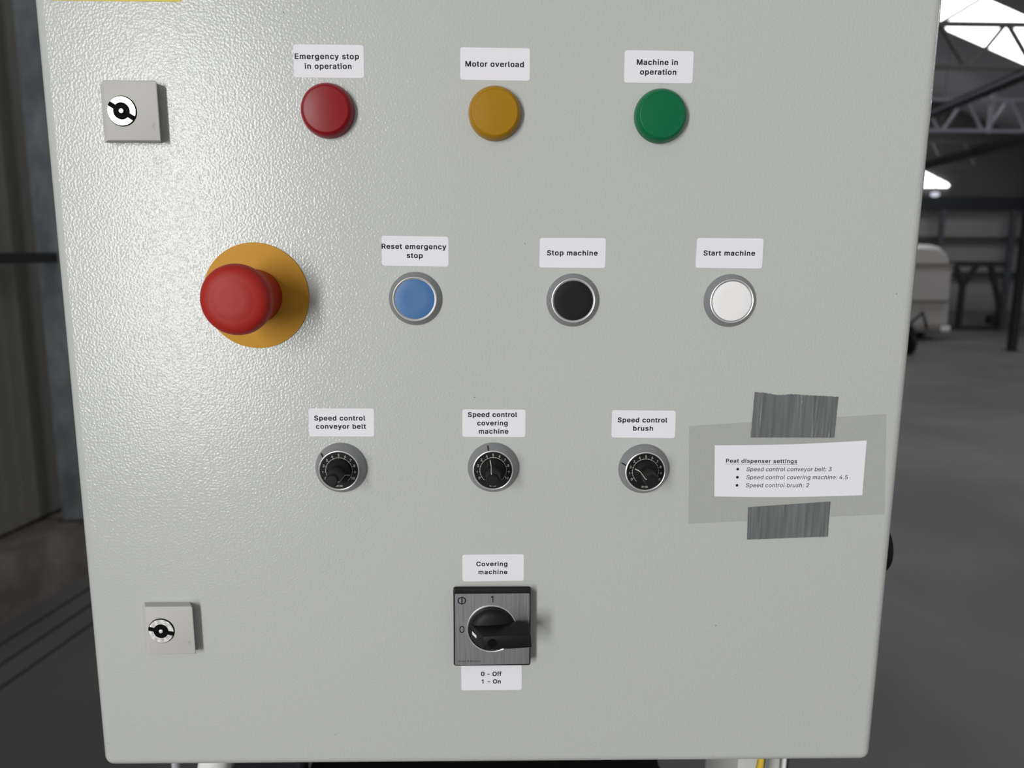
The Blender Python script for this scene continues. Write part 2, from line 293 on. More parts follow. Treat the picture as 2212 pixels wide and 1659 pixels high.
# ------------------------------------------------------------------ lettering (outlines: advance, then closed Bezier loops, 1/1000 em, capitals 509 high)
GLYPH = json.loads(r'''{" ":[188,[]],"&":[448,[[[221,-7,197,-7,163,-7],[135,-1,110,12,86,24],[67,41,54,62,41,83],[34,107,34,133,34,155],[39,174,47,189,56,205],[69,220,85,235,101,249],[119,263,140,279,166,298],[191,316,216,335,223,340],[230,346,237,352,244,359],[250,366,255,375,259,384],[262,394,262,405,262,421],[256,434,245,445,235,456],[220,461,201,461,189,461],[178,458,168,453,158,448],[151,441,145,431,140,422],[137,411,137,399,137,386],[140,374,145,363,151,352],[159,340,169,327,179,315],[190,300,204,284,282,189],[360,95,438,0,413,0],[389,0,364,0,300,77],[236,154,171,231,152,255],[135,275,121,293,107,310],[95,327,87,344,79,361],[75,379,75,398,75,421],[81,441,91,458,101,475],[116,489,134,499,153,509],[175,513,200,513,225,513],[247,509,266,499,284,489],[298,476,308,459,319,443],[324,424,324,404,324,389],[321,375,315,362,309,348],[302,336,291,325,281,314],[269,303,256,293,222,268],[188,243,154,217,133,202],[119,188,110,174,101,161],[97,147,97,131,97,115],[101,100,109,87,117,75],[129,65,143,57,158,50],[174,46,193,46,213,46],[233,51,251,59,270,68],[286,80,301,95,316,111],[328,130,336,151,345,173],[349,197,349,224,368,224],[388,224,408,224,408,192],[404,165,397,144,389,122],[381,105,371,92,361,79],[352,69,345,62,341,57],[337,52,333,47,316,29],[296,16,271,7,246,-2]]]],"-":[453,[[[263,244,337,244,337,226],[337,207,337,188,263,188],[188,188,114,188,114,207],[114,226,114,244,188,244]]]],".":[188,[[[108,-4,95,-4,83,-4],[72,0,63,9,54,18],[50,28,50,41,50,54],[54,65,63,73,72,82],[83,87,95,87,108,87],[119,82,128,73,137,65],[141,54,141,41,141,28],[137,18,128,9,119,0]]]],"0":[453,[[[264,-7,227,-7,189,-7],[157,3,130,24,103,45],[83,74,69,113,55,152],[48,199,48,254,48,309],[55,356,69,395,83,434],[104,464,130,484,157,505],[189,516,227,516,264,516],[296,505,323,484,350,464],[370,434,384,395,398,356],[405,309,405,254,405,199],[398,152,384,113,370,74],[350,45,323,24,297,3]],[[202,50,227,50,252,50],[273,58,290,74,308,90],[321,113,330,144,339,174],[344,211,344,254,344,297],[339,334,330,365,321,395],[308,419,290,435,273,451],[252,460,227,460,202,460],[180,451,163,435,146,419],[132,395,123,365,114,334],[109,297,109,254,109,211],[114,174,123,144,132,113],[146,90,163,74,180,58]]]],"1":[453,[[[181,0,76,0,76,18],[76,36,76,55,181,55],[286,55,391,55,391,36],[391,18,391,0,286,0]],[[250,509,276,509,276,339],[276,170,276,0,255,0],[234,0,212,0,212,149],[212,299,212,448,211,448],[210,448,209,448,168,418],[127,388,86,358,86,381],[86,404,86,427,123,454],[161,481,198,509,224,509]]]],"2":[453,[[[172,0,64,0,64,16],[64,32,64,47,121,108],[177,168,234,229,254,249],[270,267,282,282,295,298],[304,313,311,327,317,341],[320,356,320,371,320,390],[316,405,308,419,299,432],[288,442,273,449,259,456],[242,460,224,460,204,460],[187,456,172,447,158,439],[147,428,139,413,131,399],[127,382,127,362,107,362],[86,362,66,362,66,392],[72,419,86,442,100,465],[119,483,143,496,167,509],[194,516,225,516,255,516],[282,509,306,497,329,484],[348,467,361,445,374,424],[381,399,381,372,381,354],[378,335,371,318,364,300],[353,280,336,259,319,237],[296,211,267,180,229,140],[191,100,153,60,153,59],[153,58,153,57,231,57],[310,57,389,57,389,38],[389,19,389,0,281,0]]]],"3":[453,[[[252,-7,218,-7,187,-7],[158,-1,133,10,107,21],[86,37,70,57,54,78],[46,103,44,132,66,132],[87,132,109,132,111,114],[117,99,126,87,136,75],[149,65,165,59,181,53],[199,50,219,50,239,50],[258,53,275,61,292,68],[305,79,315,93,324,107],[329,124,329,145,329,163],[325,181,316,196,307,212],[293,224,275,234,256,243],[231,248,201,248,186,248],[172,248,157,248,157,265],[157,282,157,299,200,349],[244,399,288,448,288,450],[288,451,288,452,215,452],[142,452,70,452,70,471],[70,490,70,509,171,509],[272,509,372,509,372,493],[372,477,372,461,319,400],[219,286,219,286,219,286],[281,288,308,276,335,263],[356,246,371,222,386,199],[393,173,393,145,393,115],[385,89,370,66,355,43],[335,25,309,12,282,0]]]],"4":[453,[[[164,105,40,105,40,123],[40,141,40,158,109,275],[178,392,247,509,268,509],[289,509,311,509,243,394],[176,280,109,166,109,165],[109,164,109,163,210,163],[312,163,413,163,413,144],[413,125,413,105,289,105]],[[302,0,282,0,282,40],[282,81,282,121,282,130],[282,138,282,146,282,203],[282,260,282,318,302,318],[322,318,343,318,343,212],[343,106,343,0,322,0]]]],"5":[453,[[[254,-7,221,-7,191,-7],[164,-1,140,11,116,23],[97,39,83,60,69,81],[61,104,60,130,81,130],[101,130,122,130,124,115],[129,101,138,89,147,77],[159,67,173,60,188,53],[204,50,221,50,242,50],[260,55,276,64,292,74],[305,87,314,104,323,121],[328,141,328,162,328,184],[323,204,314,221,304,238],[291,252,275,262,258,272],[239,277,218,277,201,277],[184,274,167,268,151,263],[138,255,128,246,108,248],[88,250,67,253,77,338],[86,423,96,509,186,509],[276,509,366,509,366,490],[366,471,366,452,294,452],[222,452,151,452,145,402],[139,352,134,301,135,301],[135,301,136,301,147,311],[161,319,178,325,194,331],[211,334,229,334,253,334],[274,329,294,321,313,313],[331,301,345,285,359,270],[371,252,379,231,387,210],[391,188,391,163,391,130],[384,101,369,76,354,50],[334,30,309,15,283,1]]]],"6":[453,[[[258,-7,226,-7,195,-7],[167,0,142,15,118,29],[98,49,84,74,71,100],[64,129,64,162,64,186],[69,212,80,239,91,266],[110,300,137,340,176,396],[214,453,252,509,276,509],[299,509,322,509,265,426],[166,284,166,284,166,284],[184,302,196,307,207,312],[221,314,235,314,266,314],[293,308,316,295,339,282],[357,263,370,240,382,216],[389,189,389,157,389,125],[382,97,368,73,354,48],[334,28,310,14,286,0]],[[207,48,226,48,246,48],[264,53,279,63,294,72],[306,85,314,101,323,118],[327,136,327,157,327,178],[323,197,314,213,306,230],[294,242,279,251,264,261],[246,265,226,265,207,265],[189,261,174,252,159,243],[147,230,138,214,129,198],[125,179,125,158,125,137],[129,118,138,102,147,85],[159,72,174,63,189,53]]]],"7":[453,[[[120,0,97,0,172,149],[248,299,323,448,323,450],[323,451,323,452,236,452],[149,452,62,452,62,471],[62,490,62,509,172,509],[281,509,391,509,391,489],[391,469,391,449,315,299],[240,150,165,0,142,0]]]],"8":[453,[[[260,-7,226,-7,192,-7],[162,-1,136,11,109,24],[89,40,74,62,59,83],[52,108,52,135,52,157],[56,177,65,195,74,213],[86,229,101,241,116,253],[133,261,153,265,153,265],[153,266,153,267,128,273],[108,287,93,308,78,329],[70,353,70,380,70,406],[77,429,90,450,104,470],[122,486,146,498,169,510],[196,516,226,516,256,516],[283,510,306,498,329,486],[348,470,361,450,375,429],[382,406,382,380,382,353],[374,329,359,308,344,287],[325,273,300,267,300,266],[300,265,300,265,319,261],[336,253,351,241,366,229],[378,213,387,195,396,177],[401,157,401,135,401,108],[393,83,378,62,364,40],[343,24,317,11,291,-1]],[[204,49,226,49,249,49],[268,53,285,60,301,68],[314,78,323,91,332,105],[337,121,337,139,337,158],[332,174,322,189,313,203],[300,214,283,223,266,231],[247,235,226,235,205,235],[186,231,169,223,152,214],[139,203,130,189,120,174],[115,158,115,139,115,121],[120,105,129,91,138,78],[151,68,167,60,184,53]],[[208,290,226,290,244,290],[260,293,274,300,288,307],[299,318,307,330,315,343],[319,358,319,376,319,393],[315,407,308,420,300,433],[289,443,275,449,261,456],[245,460,226,460,208,460],[191,456,177,449,163,443],[152,433,145,420,137,407],[133,393,133,376,133,358],[137,343,145,330,152,318],[163,307,178,300,192,293]]]],"9":[453,[[[195,516,226,516,258,516],[286,508,310,494,335,480],[354,460,368,434,382,409],[389,380,389,347,389,323],[383,297,373,270,362,243],[343,209,315,168,277,112],[239,56,200,0,177,0],[154,0,130,0,187,83],[287,228,287,228,287,228],[269,207,257,202,245,197],[232,195,218,195,187,195],[160,201,137,214,114,227],[96,245,83,269,70,292],[64,320,64,352,64,384],[71,412,85,436,99,461],[118,480,143,494,167,508]],[[246,460,226,460,207,460],[189,456,174,446,159,437],[147,424,138,407,130,391],[125,372,125,352,125,330],[130,312,138,295,147,279],[159,266,174,257,189,248],[207,243,226,243,246,243],[263,248,279,257,294,266],[306,279,314,295,323,311],[327,330,327,350,327,372],[323,391,314,407,306,424],[294,437,279,446,264,456]]]],":":[188,[[[108,-4,95,-4,83,-4],[72,0,63,9,54,18],[50,28,50,41,50,54],[54,65,63,73,72,82],[83,87,95,87,108,87],[119,82,128,73,137,65],[141,54,141,41,141,28],[137,18,128,9,119,0]],[[108,271,95,271,83,271],[72,275,63,284,54,293],[50,304,50,316,50,329],[54,340,63,349,72,357],[83,362,95,362,108,362],[119,357,128,349,137,340],[141,329,141,316,141,304],[137,293,128,284,119,275]]]],"C":[510,[[[293,-7,267,-7,223,-7],[184,4,150,25,116,46],[89,76,70,115,50,154],[40,201,40,254,40,308],[50,354,70,393,89,432],[116,462,150,484,184,505],[223,516,267,516,293,516],[317,512,340,504,363,497],[384,486,402,471,420,457],[436,439,448,418,460,398],[468,374,473,348,451,348],[430,348,408,348,404,366],[398,381,389,395,381,408],[370,419,357,428,345,438],[331,444,315,449,300,454],[284,456,267,456,236,456],[208,448,184,432,159,417],[139,394,125,364,111,334],[103,297,103,254,103,211],[111,175,125,145,140,115],[159,92,184,76,209,61],[236,53,267,53,284,53],[300,55,315,60,331,65],[345,71,357,81,370,90],[381,101,389,114,398,128],[404,143,408,160,430,160],[451,160,473,160,469,135],[460,111,448,91,436,70],[421,52,402,38,384,23],[363,12,341,5,318,-3]]]],"E":[419,[[[165,0,60,0,60,170],[60,339,60,509,164,509],[268,509,372,509,372,490],[372,471,372,452,290,452],[207,452,125,452,125,396],[125,341,125,286,202,286],[278,286,355,286,355,267],[355,248,355,229,278,229],[202,229,125,229,125,172],[125,114,125,57,208,57],[292,57,375,57,375,38],[375,19,375,0,270,0]]]],"K":[467,[[[146,189,104,145,104,169],[104,193,104,216,116,232],[128,247,139,261,151,275],[162,290,174,303,187,317],[199,331,212,344,262,399],[313,454,364,509,392,509],[420,509,448,509,376,431],[304,353,231,276,230,276],[229,276,228,276,187,233]],[[82,0,60,0,60,170],[60,339,60,509,82,509],[103,509,125,509,125,451],[125,392,125,334,124,298],[124,261,124,225,124,214],[124,204,125,193,125,129],[125,64,125,0,103,0]],[[398,0,372,0,311,86],[249,173,188,259,201,276],[215,293,228,309,302,206],[375,103,449,0,423,0]]]],"M":[628,[[[60,0,60,0,60,0],[60,509,60,509,60,509],[152,509,152,509,152,509],[314,82,314,82,314,82],[476,509,476,509,476,509],[568,509,568,509,568,509],[568,0,568,0,568,0],[504,0,504,0,504,0],[504,425,504,425,504,425],[342,0,342,0,342,0],[286,0,286,0,286,0],[122,425,122,425,122,425],[122,0,122,0,122,0]]]],"N":[523,[[[60,0,60,0,60,0],[60,509,60,509,60,509],[136,509,136,509,136,509],[399,105,399,105,399,105],[399,509,399,509,399,509],[463,509,463,509,463,509],[463,0,463,0,463,0],[387,0,387,0,387,0],[125,410,125,410,125,410],[125,0,125,0,125,0]]]],"O":[533,[[[311,-7,267,-7,223,-7],[184,4,150,25,116,46],[90,76,70,115,50,154],[40,201,40,254,40,308],[50,354,70,393,90,432],[116,462,150,484,184,505],[223,516,267,516,311,516],[350,505,384,484,418,462],[444,432,464,393,483,354],[493,308,493,254,493,201],[483,154,464,115,444,76],[418,46,384,25,350,4]],[[236,53,267,53,297,53],[325,61,349,76,374,91],[394,114,408,144,423,174],[430,211,430,254,430,298],[423,335,408,365,394,395],[374,417,349,433,325,448],[297,456,267,456,236,456],[209,448,184,433,159,417],[140,394,125,364,111,334],[103,297,103,254,103,211],[111,174,125,144,140,114],[159,92,184,76,209,61]]]],"P":[445,[[[82,0,60,0,60,170],[60,339,60,509,118,509],[177,509,235,509,274,509],[307,502,332,487,358,473],[377,454,390,430,402,405],[409,378,409,348,409,317],[402,290,390,265,377,241],[358,222,332,207,307,193],[274,186,235,186,235,186],[125,186,125,186,125,186],[125,0,125,0,125,0]],[[125,242,125,242,125,242],[191,242,233,242,259,242],[281,247,297,256,313,265],[325,278,333,294,341,310],[344,328,344,348,344,368],[341,386,333,402,325,417],[313,430,297,439,280,448],[259,452,232,452,196,452],[125,452,125,452,125,452]]]],"R":[449,[[[82,0,60,0,60,170],[60,339,60,509,119,509],[177,509,236,509,275,509],[307,502,333,489,359,475],[378,457,390,433,403,410],[409,382,409,352,409,321],[403,295,390,271,378,248],[359,230,333,217,307,204],[275,198,236,198,236,198],[125,198,125,198,125,198],[125,0,125,0,125,0]],[[125,255,125,255,125,255],[188,255,234,255,260,255],[281,259,298,267,314,275],[326,286,334,300,341,315],[345,332,345,352,345,372],[341,390,334,405,326,420],[314,431,298,440,281,448],[259,452,233,452,197,452],[125,452,125,452,125,452]],[[378,0,353,0,312,76],[271,153,230,229,254,229],[279,229,303,229,344,153],[386,76,428,0,403,0]]]],"S":[447,[[[263,-9,224,-9,187,-9],[155,-3,128,9,100,21],[79,38,64,60,49,82],[40,107,38,137,60,137],[82,137,104,137,106,117],[112,101,123,88,134,75],[149,65,166,59,184,52],[203,49,224,49,247,49],[268,53,286,60,304,68],[319,78,329,92,340,105],[346,121,346,139,346,155],[341,169,332,179,323,189],[311,198,296,205,281,211],[264,217,245,222,224,228],[204,234,184,239,142,251],[109,268,86,289,63,311],[52,339,52,372,52,401],[60,426,75,448,90,469],[111,486,138,498,164,510],[194,516,227,516,261,516],[290,510,316,498,342,486],[362,469,377,449,392,428],[400,404,401,378,380,378],[358,378,337,378,335,403],[323,423,302,437,281,451],[256,459,225,459,203,459],[184,455,167,448,151,441],[138,431,129,418,120,406],[115,391,115,376,115,358],[120,344,131,334,142,323],[154,314,169,308,184,302],[199,297,212,293,230,289],[247,284,264,279,279,275],[295,270,312,264,328,257],[344,248,359,238,373,227],[385,214,395,198,404,181],[408,162,408,139,408,111],[401,86,386,64,372,41],[351,24,323,11,296,-2]]]],"a":[389,[[[182,-9,160,-9,136,-9],[114,-4,94,5,75,14],[59,27,48,45,36,62],[30,83,30,108,30,130],[35,147,43,161,52,175],[63,185,78,193,92,201],[108,207,125,211,143,215],[160,218,178,220,201,223],[219,225,234,227,248,228],[258,231,265,235,272,239],[276,245,276,255,276,255],[276,256,276,257,276,272],[273,286,267,297,261,308],[252,316,240,322,228,328],[213,331,196,331,178,331],[162,328,149,322,136,317],[126,309,118,301,110,292],[104,283,100,274,80,280],[61,285,41,291,50,314],[62,332,79,346,95,360],[113,369,133,375,153,381],[173,384,194,384,208,384],[223,383,239,379,255,376],[271,370,286,360,301,351],[313,338,322,320,332,303],[337,280,337,251,337,168],[337,84,337,0,317,0],[297,0,277,0,277,17],[277,35,277,52,275,52],[274,52,272,52,268,43],[261,34,252,25,243,15],[230,7,215,1,200,-5]],[[155,45,170,45,193,45],[212,50,228,59,243,68],[255,79,263,93,271,107],[276,122,276,138,276,155],[276,173,276,190,273,187],[268,184,259,182,251,180],[242,178,231,176,221,174],[210,172,200,171,190,170],[182,169,175,168,161,166],[147,163,134,159,121,154],[111,148,103,139,96,131],[92,119,92,105,92,92],[95,81,102,72,109,63],[118,57,130,52,142,48]]]],"b":[424,[[[261,-8,229,-8,206,-8],[187,-4,172,4,158,12],[146,21,138,31,129,42],[123,51,118,59,116,59],[114,59,112,59,112,39],[112,20,112,0,92,0],[72,0,53,0,53,170],[53,339,53,509,73,509],[93,509,114,509,114,446],[114,382,114,319,115,319],[117,319,118,319,123,327],[129,336,137,346,145,356],[157,365,171,373,186,381],[205,384,229,384,261,384],[289,376,313,361,337,345],[356,322,370,293,383,263],[390,229,390,189,390,149],[383,114,370,84,356,55],[337,32,313,16,289,0]],[[197,47,220,47,244,47],[263,53,279,66,295,78],[308,95,316,117,324,138],[328,162,328,189,328,216],[324,240,316,261,308,282],[296,299,280,311,264,324],[244,330,220,330,197,330],[177,324,161,312,145,300],[133,284,125,263,117,242],[113,217,113,189,113,161],[117,136,125,115,133,94],[146,77,162,65,178,53]]]],"c":[396,[[[226,-8,207,-8,173,-8],[143,0,117,16,91,33],[71,56,56,85,41,114],[34,149,34,187,34,227],[41,262,56,291,71,321],[91,343,117,360,143,376],[173,384,207,384,226,384],[243,382,260,377,276,372],[292,365,305,356,319,347],[330,335,340,322,350,309],[357,294,362,277,342,272],[322,267,303,262,300,272],[296,281,290,289,285,297],[278,305,270,311,262,317],[253,322,242,325,232,328],[220,330,207,330,182,330],[161,323,145,310,129,297],[116,280,108,258,100,237],[96,213,96,187,96,162],[100,139,108,117,116,96],[129,79,145,66,161,53],[182,46,207,46,220,46],[232,48,243,52,253,55],[263,60,271,66,279,72],[286,80,292,89,297,97],[301,107,304,117,324,112],[343,107,363,102,358,85],[351,70,341,56,332,43],[320,31,306,21,293,12],[277,4,261,-1,244,-6]]]],"d":[424,[[[219,-8,195,-8,164,-8],[136,0,111,16,87,32],[68,55,55,84,41,114],[34,149,34,189,34,229],[41,263,55,293,69,322],[88,345,112,361,136,376],[164,384,196,384,219,384],[238,381,253,373,268,365],[279,356,287,346,296,336],[302,327,306,319,308,319],[309,319,311,319,311,382],[311,446,311,509,331,509],[351,509,372,509,372,339],[372,170,372,0,352,0],[332,0,313,0,313,20],[313,39,313,59,311,59],[309,59,307,59,302,51],[295,42,287,31,278,21],[267,12,252,4,238,-4]],[[181,47,205,47,227,47],[247,53,263,65,279,77],[291,94,299,115,308,136],[312,161,312,189,312,217],[308,242,300,263,292,284],[279,300,263,312,247,324],[228,330,205,330,181,330],[161,324,145,311,129,299],[116,282,108,261,100,240],[96,216,96,189,96,162],[100,138,109,117,117,95],[129,78,145,66,161,53]]]],"e":[404,[[[238,-8,212,-8,175,-8],[143,0,117,16,90,33],[70,56,56,85,41,114],[34,148,34,187,34,226],[41,260,55,290,69,319],[89,343,115,359,141,376],[171,384,205,384,226,384],[246,381,266,374,285,367],[303,356,319,341,335,326],[348,306,357,282,366,258],[371,228,371,194,371,186],[371,178,371,169,371,169],[96,169,96,169,96,169],[102,135,110,106,120,87],[134,72,151,61,168,51],[189,46,212,46,228,46],[241,48,254,53,266,57],[277,64,285,73,294,82],[301,93,306,105,325,101],[345,96,365,91,359,71],[349,54,335,39,321,24],[303,13,283,4,262,-4]],[[96,221,96,221,96,221],[309,221,309,221,309,221],[306,245,298,269,290,288],[278,303,263,314,247,325],[228,330,205,330,182,330],[163,325,146,313,130,302],[118,288,109,270,100,248]]]],"f":[254,[[[154,379,228,379,228,362],[228,344,228,327,154,327],[80,327,6,327,6,344],[6,362,6,379,80,379]],[[101,0,81,0,81,144],[81,288,81,432,81,453],[86,471,96,486,106,500],[119,511,135,519,152,526],[169,530,187,530,201,530],[213,529,222,527,232,525],[238,523,243,521,238,503],[233,486,227,468,224,470],[220,471,215,472,210,473],[203,474,195,474,176,474],[163,469,154,460,146,451],[142,437,142,419,142,279],[142,140,142,0,121,0]]]],"g":[425,[[[238,-151,207,-151,179,-151],[155,-147,134,-140,113,-132],[96,-123,82,-110,69,-98],[58,-84,51,-69,67,-60],[84,-50,101,-41,107,-49],[113,-57,122,-66,130,-75],[141,-82,154,-88,168,-94],[186,-97,207,-97,238,-97],[263,-90,282,-75,302,-60],[311,-37,311,-6,311,19],[311,44,311,68,310,68],[308,68,306,68,301,60],[295,51,287,41,278,32],[267,23,252,16,238,8],[219,5,195,5,164,5],[137,12,113,27,88,41],[69,62,55,90,41,118],[34,152,34,191,34,230],[41,264,55,293,69,322],[88,345,112,361,137,376],[165,384,196,384,220,384],[239,381,253,373,268,365],[280,356,288,346,297,336],[303,327,308,319,309,319],[311,319,313,319,313,339],[313,359,313,379,333,379],[353,379,372,379,372,250],[372,121,372,-9,372,-42],[365,-69,350,-90,335,-111],[316,-126,291,-136,266,-146]],[[181,59,205,59,228,59],[248,64,264,75,280,86],[292,101,300,121,308,141],[312,165,312,193,312,220],[308,243,300,264,292,284],[280,301,264,312,248,324],[228,330,205,330,181,330],[161,324,145,312,129,299],[117,283,109,262,100,242],[96,219,96,193,96,166],[100,143,109,123,117,103],[129,87,145,76,162,65]]]],"h":[410,[[[114,249,114,227,114,151],[114,76,114,0,93,0],[73,0,53,0,53,170],[53,339,53,509,73,509],[93,509,114,509,114,435],[114,361,114,287,110,287],[120,287,120,287,120,287],[131,347,152,362,174,377],[199,384,227,384,253,384],[276,379,295,369,315,358],[330,342,341,321,352,299],[357,273,357,240,357,160],[357,80,357,0,337,0],[316,0,296,0,296,78],[296,157,296,235,296,265],[288,288,273,304,258,321],[237,329,210,329,192,329],[175,325,161,317,146,309],[135,298,126,283,118,267]]]],"i":[167,[[[73,0,53,0,53,126],[53,253,53,379,73,379],[93,379,114,379,114,253],[114,126,114,0,93,0]],[[95,443,84,443,72,443],[62,447,54,455,45,462],[41,472,41,483,41,494],[45,504,54,512,62,520],[72,524,84,524,95,524],[106,520,114,512,122,504],[126,494,126,483,126,472],[122,462,114,455,106,447]]]],"l":[189,[[[147,-2,139,-2,110,-2],[88,5,74,20,60,35],[53,57,53,84,53,226],[53,367,53,509,73,509],[93,509,114,509,114,372],[114,235,114,99,114,81],[116,69,120,62,125,55],[133,52,146,52,152,52],[157,52,160,53,164,53],[167,54,170,54,173,37],[177,20,181,3,175,1],[169,0,162,-1,154,-2]]]],"m":[610,[[[73,0,53,0,53,126],[53,253,53,379,72,379],[92,379,112,379,112,351],[113,297,113,297,113,297],[121,332,132,346,144,359],[157,369,172,376,187,383],[203,386,219,386,247,386],[270,378,287,361,305,344],[319,300,319,300,319,300],[325,329,337,343,349,357],[364,367,381,375,398,382],[416,386,437,386,459,386],[479,381,497,372,515,362],[530,348,541,328,551,309],[557,285,557,255,557,170],[557,85,557,0,536,0],[516,0,496,0,496,85],[496,169,496,254,496,281],[488,301,473,313,457,325],[439,330,419,330,402,330],[387,327,374,320,362,313],[352,303,345,290,339,278],[335,263,335,247,335,165],[335,82,335,0,315,0],[295,0,274,0,274,87],[274,173,274,260,274,281],[267,298,253,311,239,324],[221,330,199,330,185,330],[171,327,158,320,144,313],[134,303,126,289,118,276],[114,258,114,238,114,159],[114,79,114,0,93,0]]]],"n":[410,[[[114,249,114,227,114,151],[114,76,114,0,93,0],[73,0,53,0,53,126],[53,253,53,379,72,379],[92,379,112,379,112,349],[113,288,113,288,113,288],[131,347,152,362,174,377],[199,384,227,384,253,384],[276,379,295,369,314,358],[330,342,341,321,352,299],[357,273,357,240,357,160],[357,80,357,0,337,0],[316,0,296,0,296,78],[296,157,296,235,296,265],[288,288,273,304,258,321],[237,329,210,329,192,329],[175,325,161,317,146,309],[135,298,126,283,118,267]]]],"o":[415,[[[242,-8,207,-8,173,-8],[143,0,117,16,91,33],[71,56,56,85,41,114],[34,149,34,187,34,227],[41,262,56,291,71,321],[91,343,117,360,143,376],[173,384,207,384,242,384],[273,376,299,360,325,343],[345,321,359,291,374,262],[381,227,381,187,381,149],[374,114,359,85,345,56],[325,33,299,16,273,0]],[[182,46,207,46,233,46],[254,53,270,66,287,79],[299,96,307,117,315,139],[319,162,319,187,319,213],[315,236,307,258,299,280],[287,297,270,310,254,323],[233,330,207,330,182,330],[161,323,145,310,129,297],[116,280,108,258,100,237],[96,213,96,187,96,162],[100,139,108,117,116,96],[129,79,145,66,161,53]]]],"p":[424,[[[73,-143,53,-143,53,31],[53,205,53,379,72,379],[92,379,112,379,112,359],[112,339,112,319,114,319],[116,319,118,319,123,327],[129,336,137,346,145,356],[157,365,171,373,186,381],[205,384,229,384,261,384],[289,376,313,361,337,345],[356,322,370,293,383,263],[390,229,390,189,390,149],[383,114,370,84,356,55],[337,32,313,16,289,0],[261,-8,229,-8,206,-8],[187,-4,173,4,158,12],[146,21,138,31,130,42],[123,51,118,59,117,59],[115,59,114,59,114,-8],[114,-76,114,-143,93,-143]],[[197,47,220,47,244,47],[263,53,279,66,295,78],[308,95,316,117,324,138],[328,162,328,189,328,216],[324,240,316,261,308,282],[296,299,280,311,264,324],[244,330,220,330,197,330],[177,324,161,312,145,300],[133,284,125,263,117,242],[113,217,113,189,113,161],[117,136,125,115,133,94],[146,77,162,65,178,53]]]],"r":[259,[[[73,0,53,0,53,126],[53,253,53,379,72,379],[92,379,112,379,112,360],[112,340,112,321,113,321],[114,321,115,321,122,340],[135,355,152,367,170,379],[190,385,213,385,218,385],[223,385,229,384,235,384],[240,384,243,384,243,363],[243,343,243,322,242,323],[237,323,230,324,223,325],[215,326,207,326,189,326],[173,322,159,315,145,307],[134,297,126,284,118,270],[114,255,114,237,114,158],[114,79,114,0,93,0]]]],"s":[365,[[[211,-8,182,-8,156,-8],[133,-4,112,3,92,11],[75,23,62,38,49,53],[40,72,36,94,55,98],[74,102,94,107,99,86],[109,70,124,60,139,50],[158,45,181,45,208,45],[229,51,244,62,260,74],[268,87,268,103,268,116],[263,127,254,136,245,144],[231,151,212,155,191,160],[170,165,149,170,115,178],[89,191,72,208,55,225],[47,247,47,274,47,296],[53,315,65,332,77,348],[94,361,115,370,136,380],[160,384,187,384,213,384],[235,380,254,372,272,365],[287,353,299,339,310,325],[319,309,324,290,305,286],[287,281,268,277,263,292],[255,304,243,316,230,327],[212,333,187,333,165,333],[146,327,131,317,116,306],[109,293,109,277,109,263],[114,252,124,243,134,235],[150,228,172,223,191,218],[210,214,229,209,264,201],[290,188,306,171,323,154],[331,133,331,107,331,84],[325,64,312,47,300,30],[282,16,260,6,237,-3]]]],"t":[227,[[[138,379,204,379,204,362],[204,344,204,327,138,327],[72,327,6,327,6,344],[6,362,6,379,72,379]],[[65,345,65,471,85,471],[106,471,126,471,126,347],[126,222,126,98,126,81],[129,69,136,61,143,54],[154,50,170,50,174,50],[179,50,185,51,191,52],[197,53,202,54,206,36],[209,19,213,2,207,0],[200,-2,192,-3,184,-4],[176,-4,168,-4,136,-4],[110,4,92,21,74,38],[65,62,65,93,65,219]]]],"u":[410,[[[211,-5,182,-5,157,-5],[134,0,115,11,95,21],[80,37,69,59,58,80],[53,107,53,139,53,219],[53,299,53,379,73,379],[93,379,114,379,114,301],[114,222,114,144,114,114],[121,91,137,75,152,58],[173,50,200,50,218,50],[235,54,249,62,264,70],[275,81,283,97,292,112],[296,131,296,153,296,228],[296,304,296,379,316,379],[337,379,357,379,357,253],[357,126,357,0,337,0],[318,0,298,0,298,31],[297,91,297,91,297,91],[279,32,257,17,235,2]]]],"v":[389,[[[163,0,163,0,163,0],[17,379,17,379,17,379],[84,379,84,379,84,379],[195,62,195,62,195,62],[305,379,305,379,305,379],[371,379,371,379,371,379],[226,0,226,0,226,0]]]],"y":[389,[[[51,-140,47,-139,52,-121],[57,-103,61,-86,65,-86],[68,-87,71,-87,83,-90],[94,-91,104,-89,114,-87],[122,-82,130,-74,138,-66],[145,-53,151,-36,155,-24],[159,-13,163,-1,114,126],[66,252,17,379,40,379],[62,379,84,379,111,305],[195,62,195,62,195,62],[278,305,305,379,327,379],[349,379,371,379,316,234],[260,88,204,-58,196,-78],[187,-94,177,-107,166,-120],[153,-129,139,-136,125,-142],[109,-145,91,-145,81,-145],[72,-144,65,-143,57,-142]]]],"Φ":[613,[[[299,21,283,21,236,21],[194,31,158,51,121,71],[92,98,72,133,51,168],[40,209,40,254,40,300],[51,341,72,376,92,411],[121,438,158,458,194,478],[236,488,283,488,299,488],[314,488,329,488,377,488],[419,478,455,458,492,438],[520,411,541,376,562,341],[573,300,573,254,573,209],[562,168,541,133,520,98],[492,71,455,51,419,31],[377,21,329,21,314,21]],[[247,77,283,77,299,77],[314,77,329,77,366,77],[398,84,424,99,451,114],[472,134,486,161,501,187],[508,219,508,254,508,290],[501,322,486,348,472,375],[451,395,424,410,398,424],[366,432,329,432,314,432],[299,432,283,432,247,432],[215,424,189,410,162,395],[141,375,127,348,112,322],[105,290,105,254,105,219],[112,187,127,161,141,134],[162,114,189,99,215,84]],[[296,-22,275,-22,275,162],[275,347,275,531,296,531],[317,531,338,531,338,347],[338,162,338,-22,317,-22]]]]}''')
CAP = 509.0
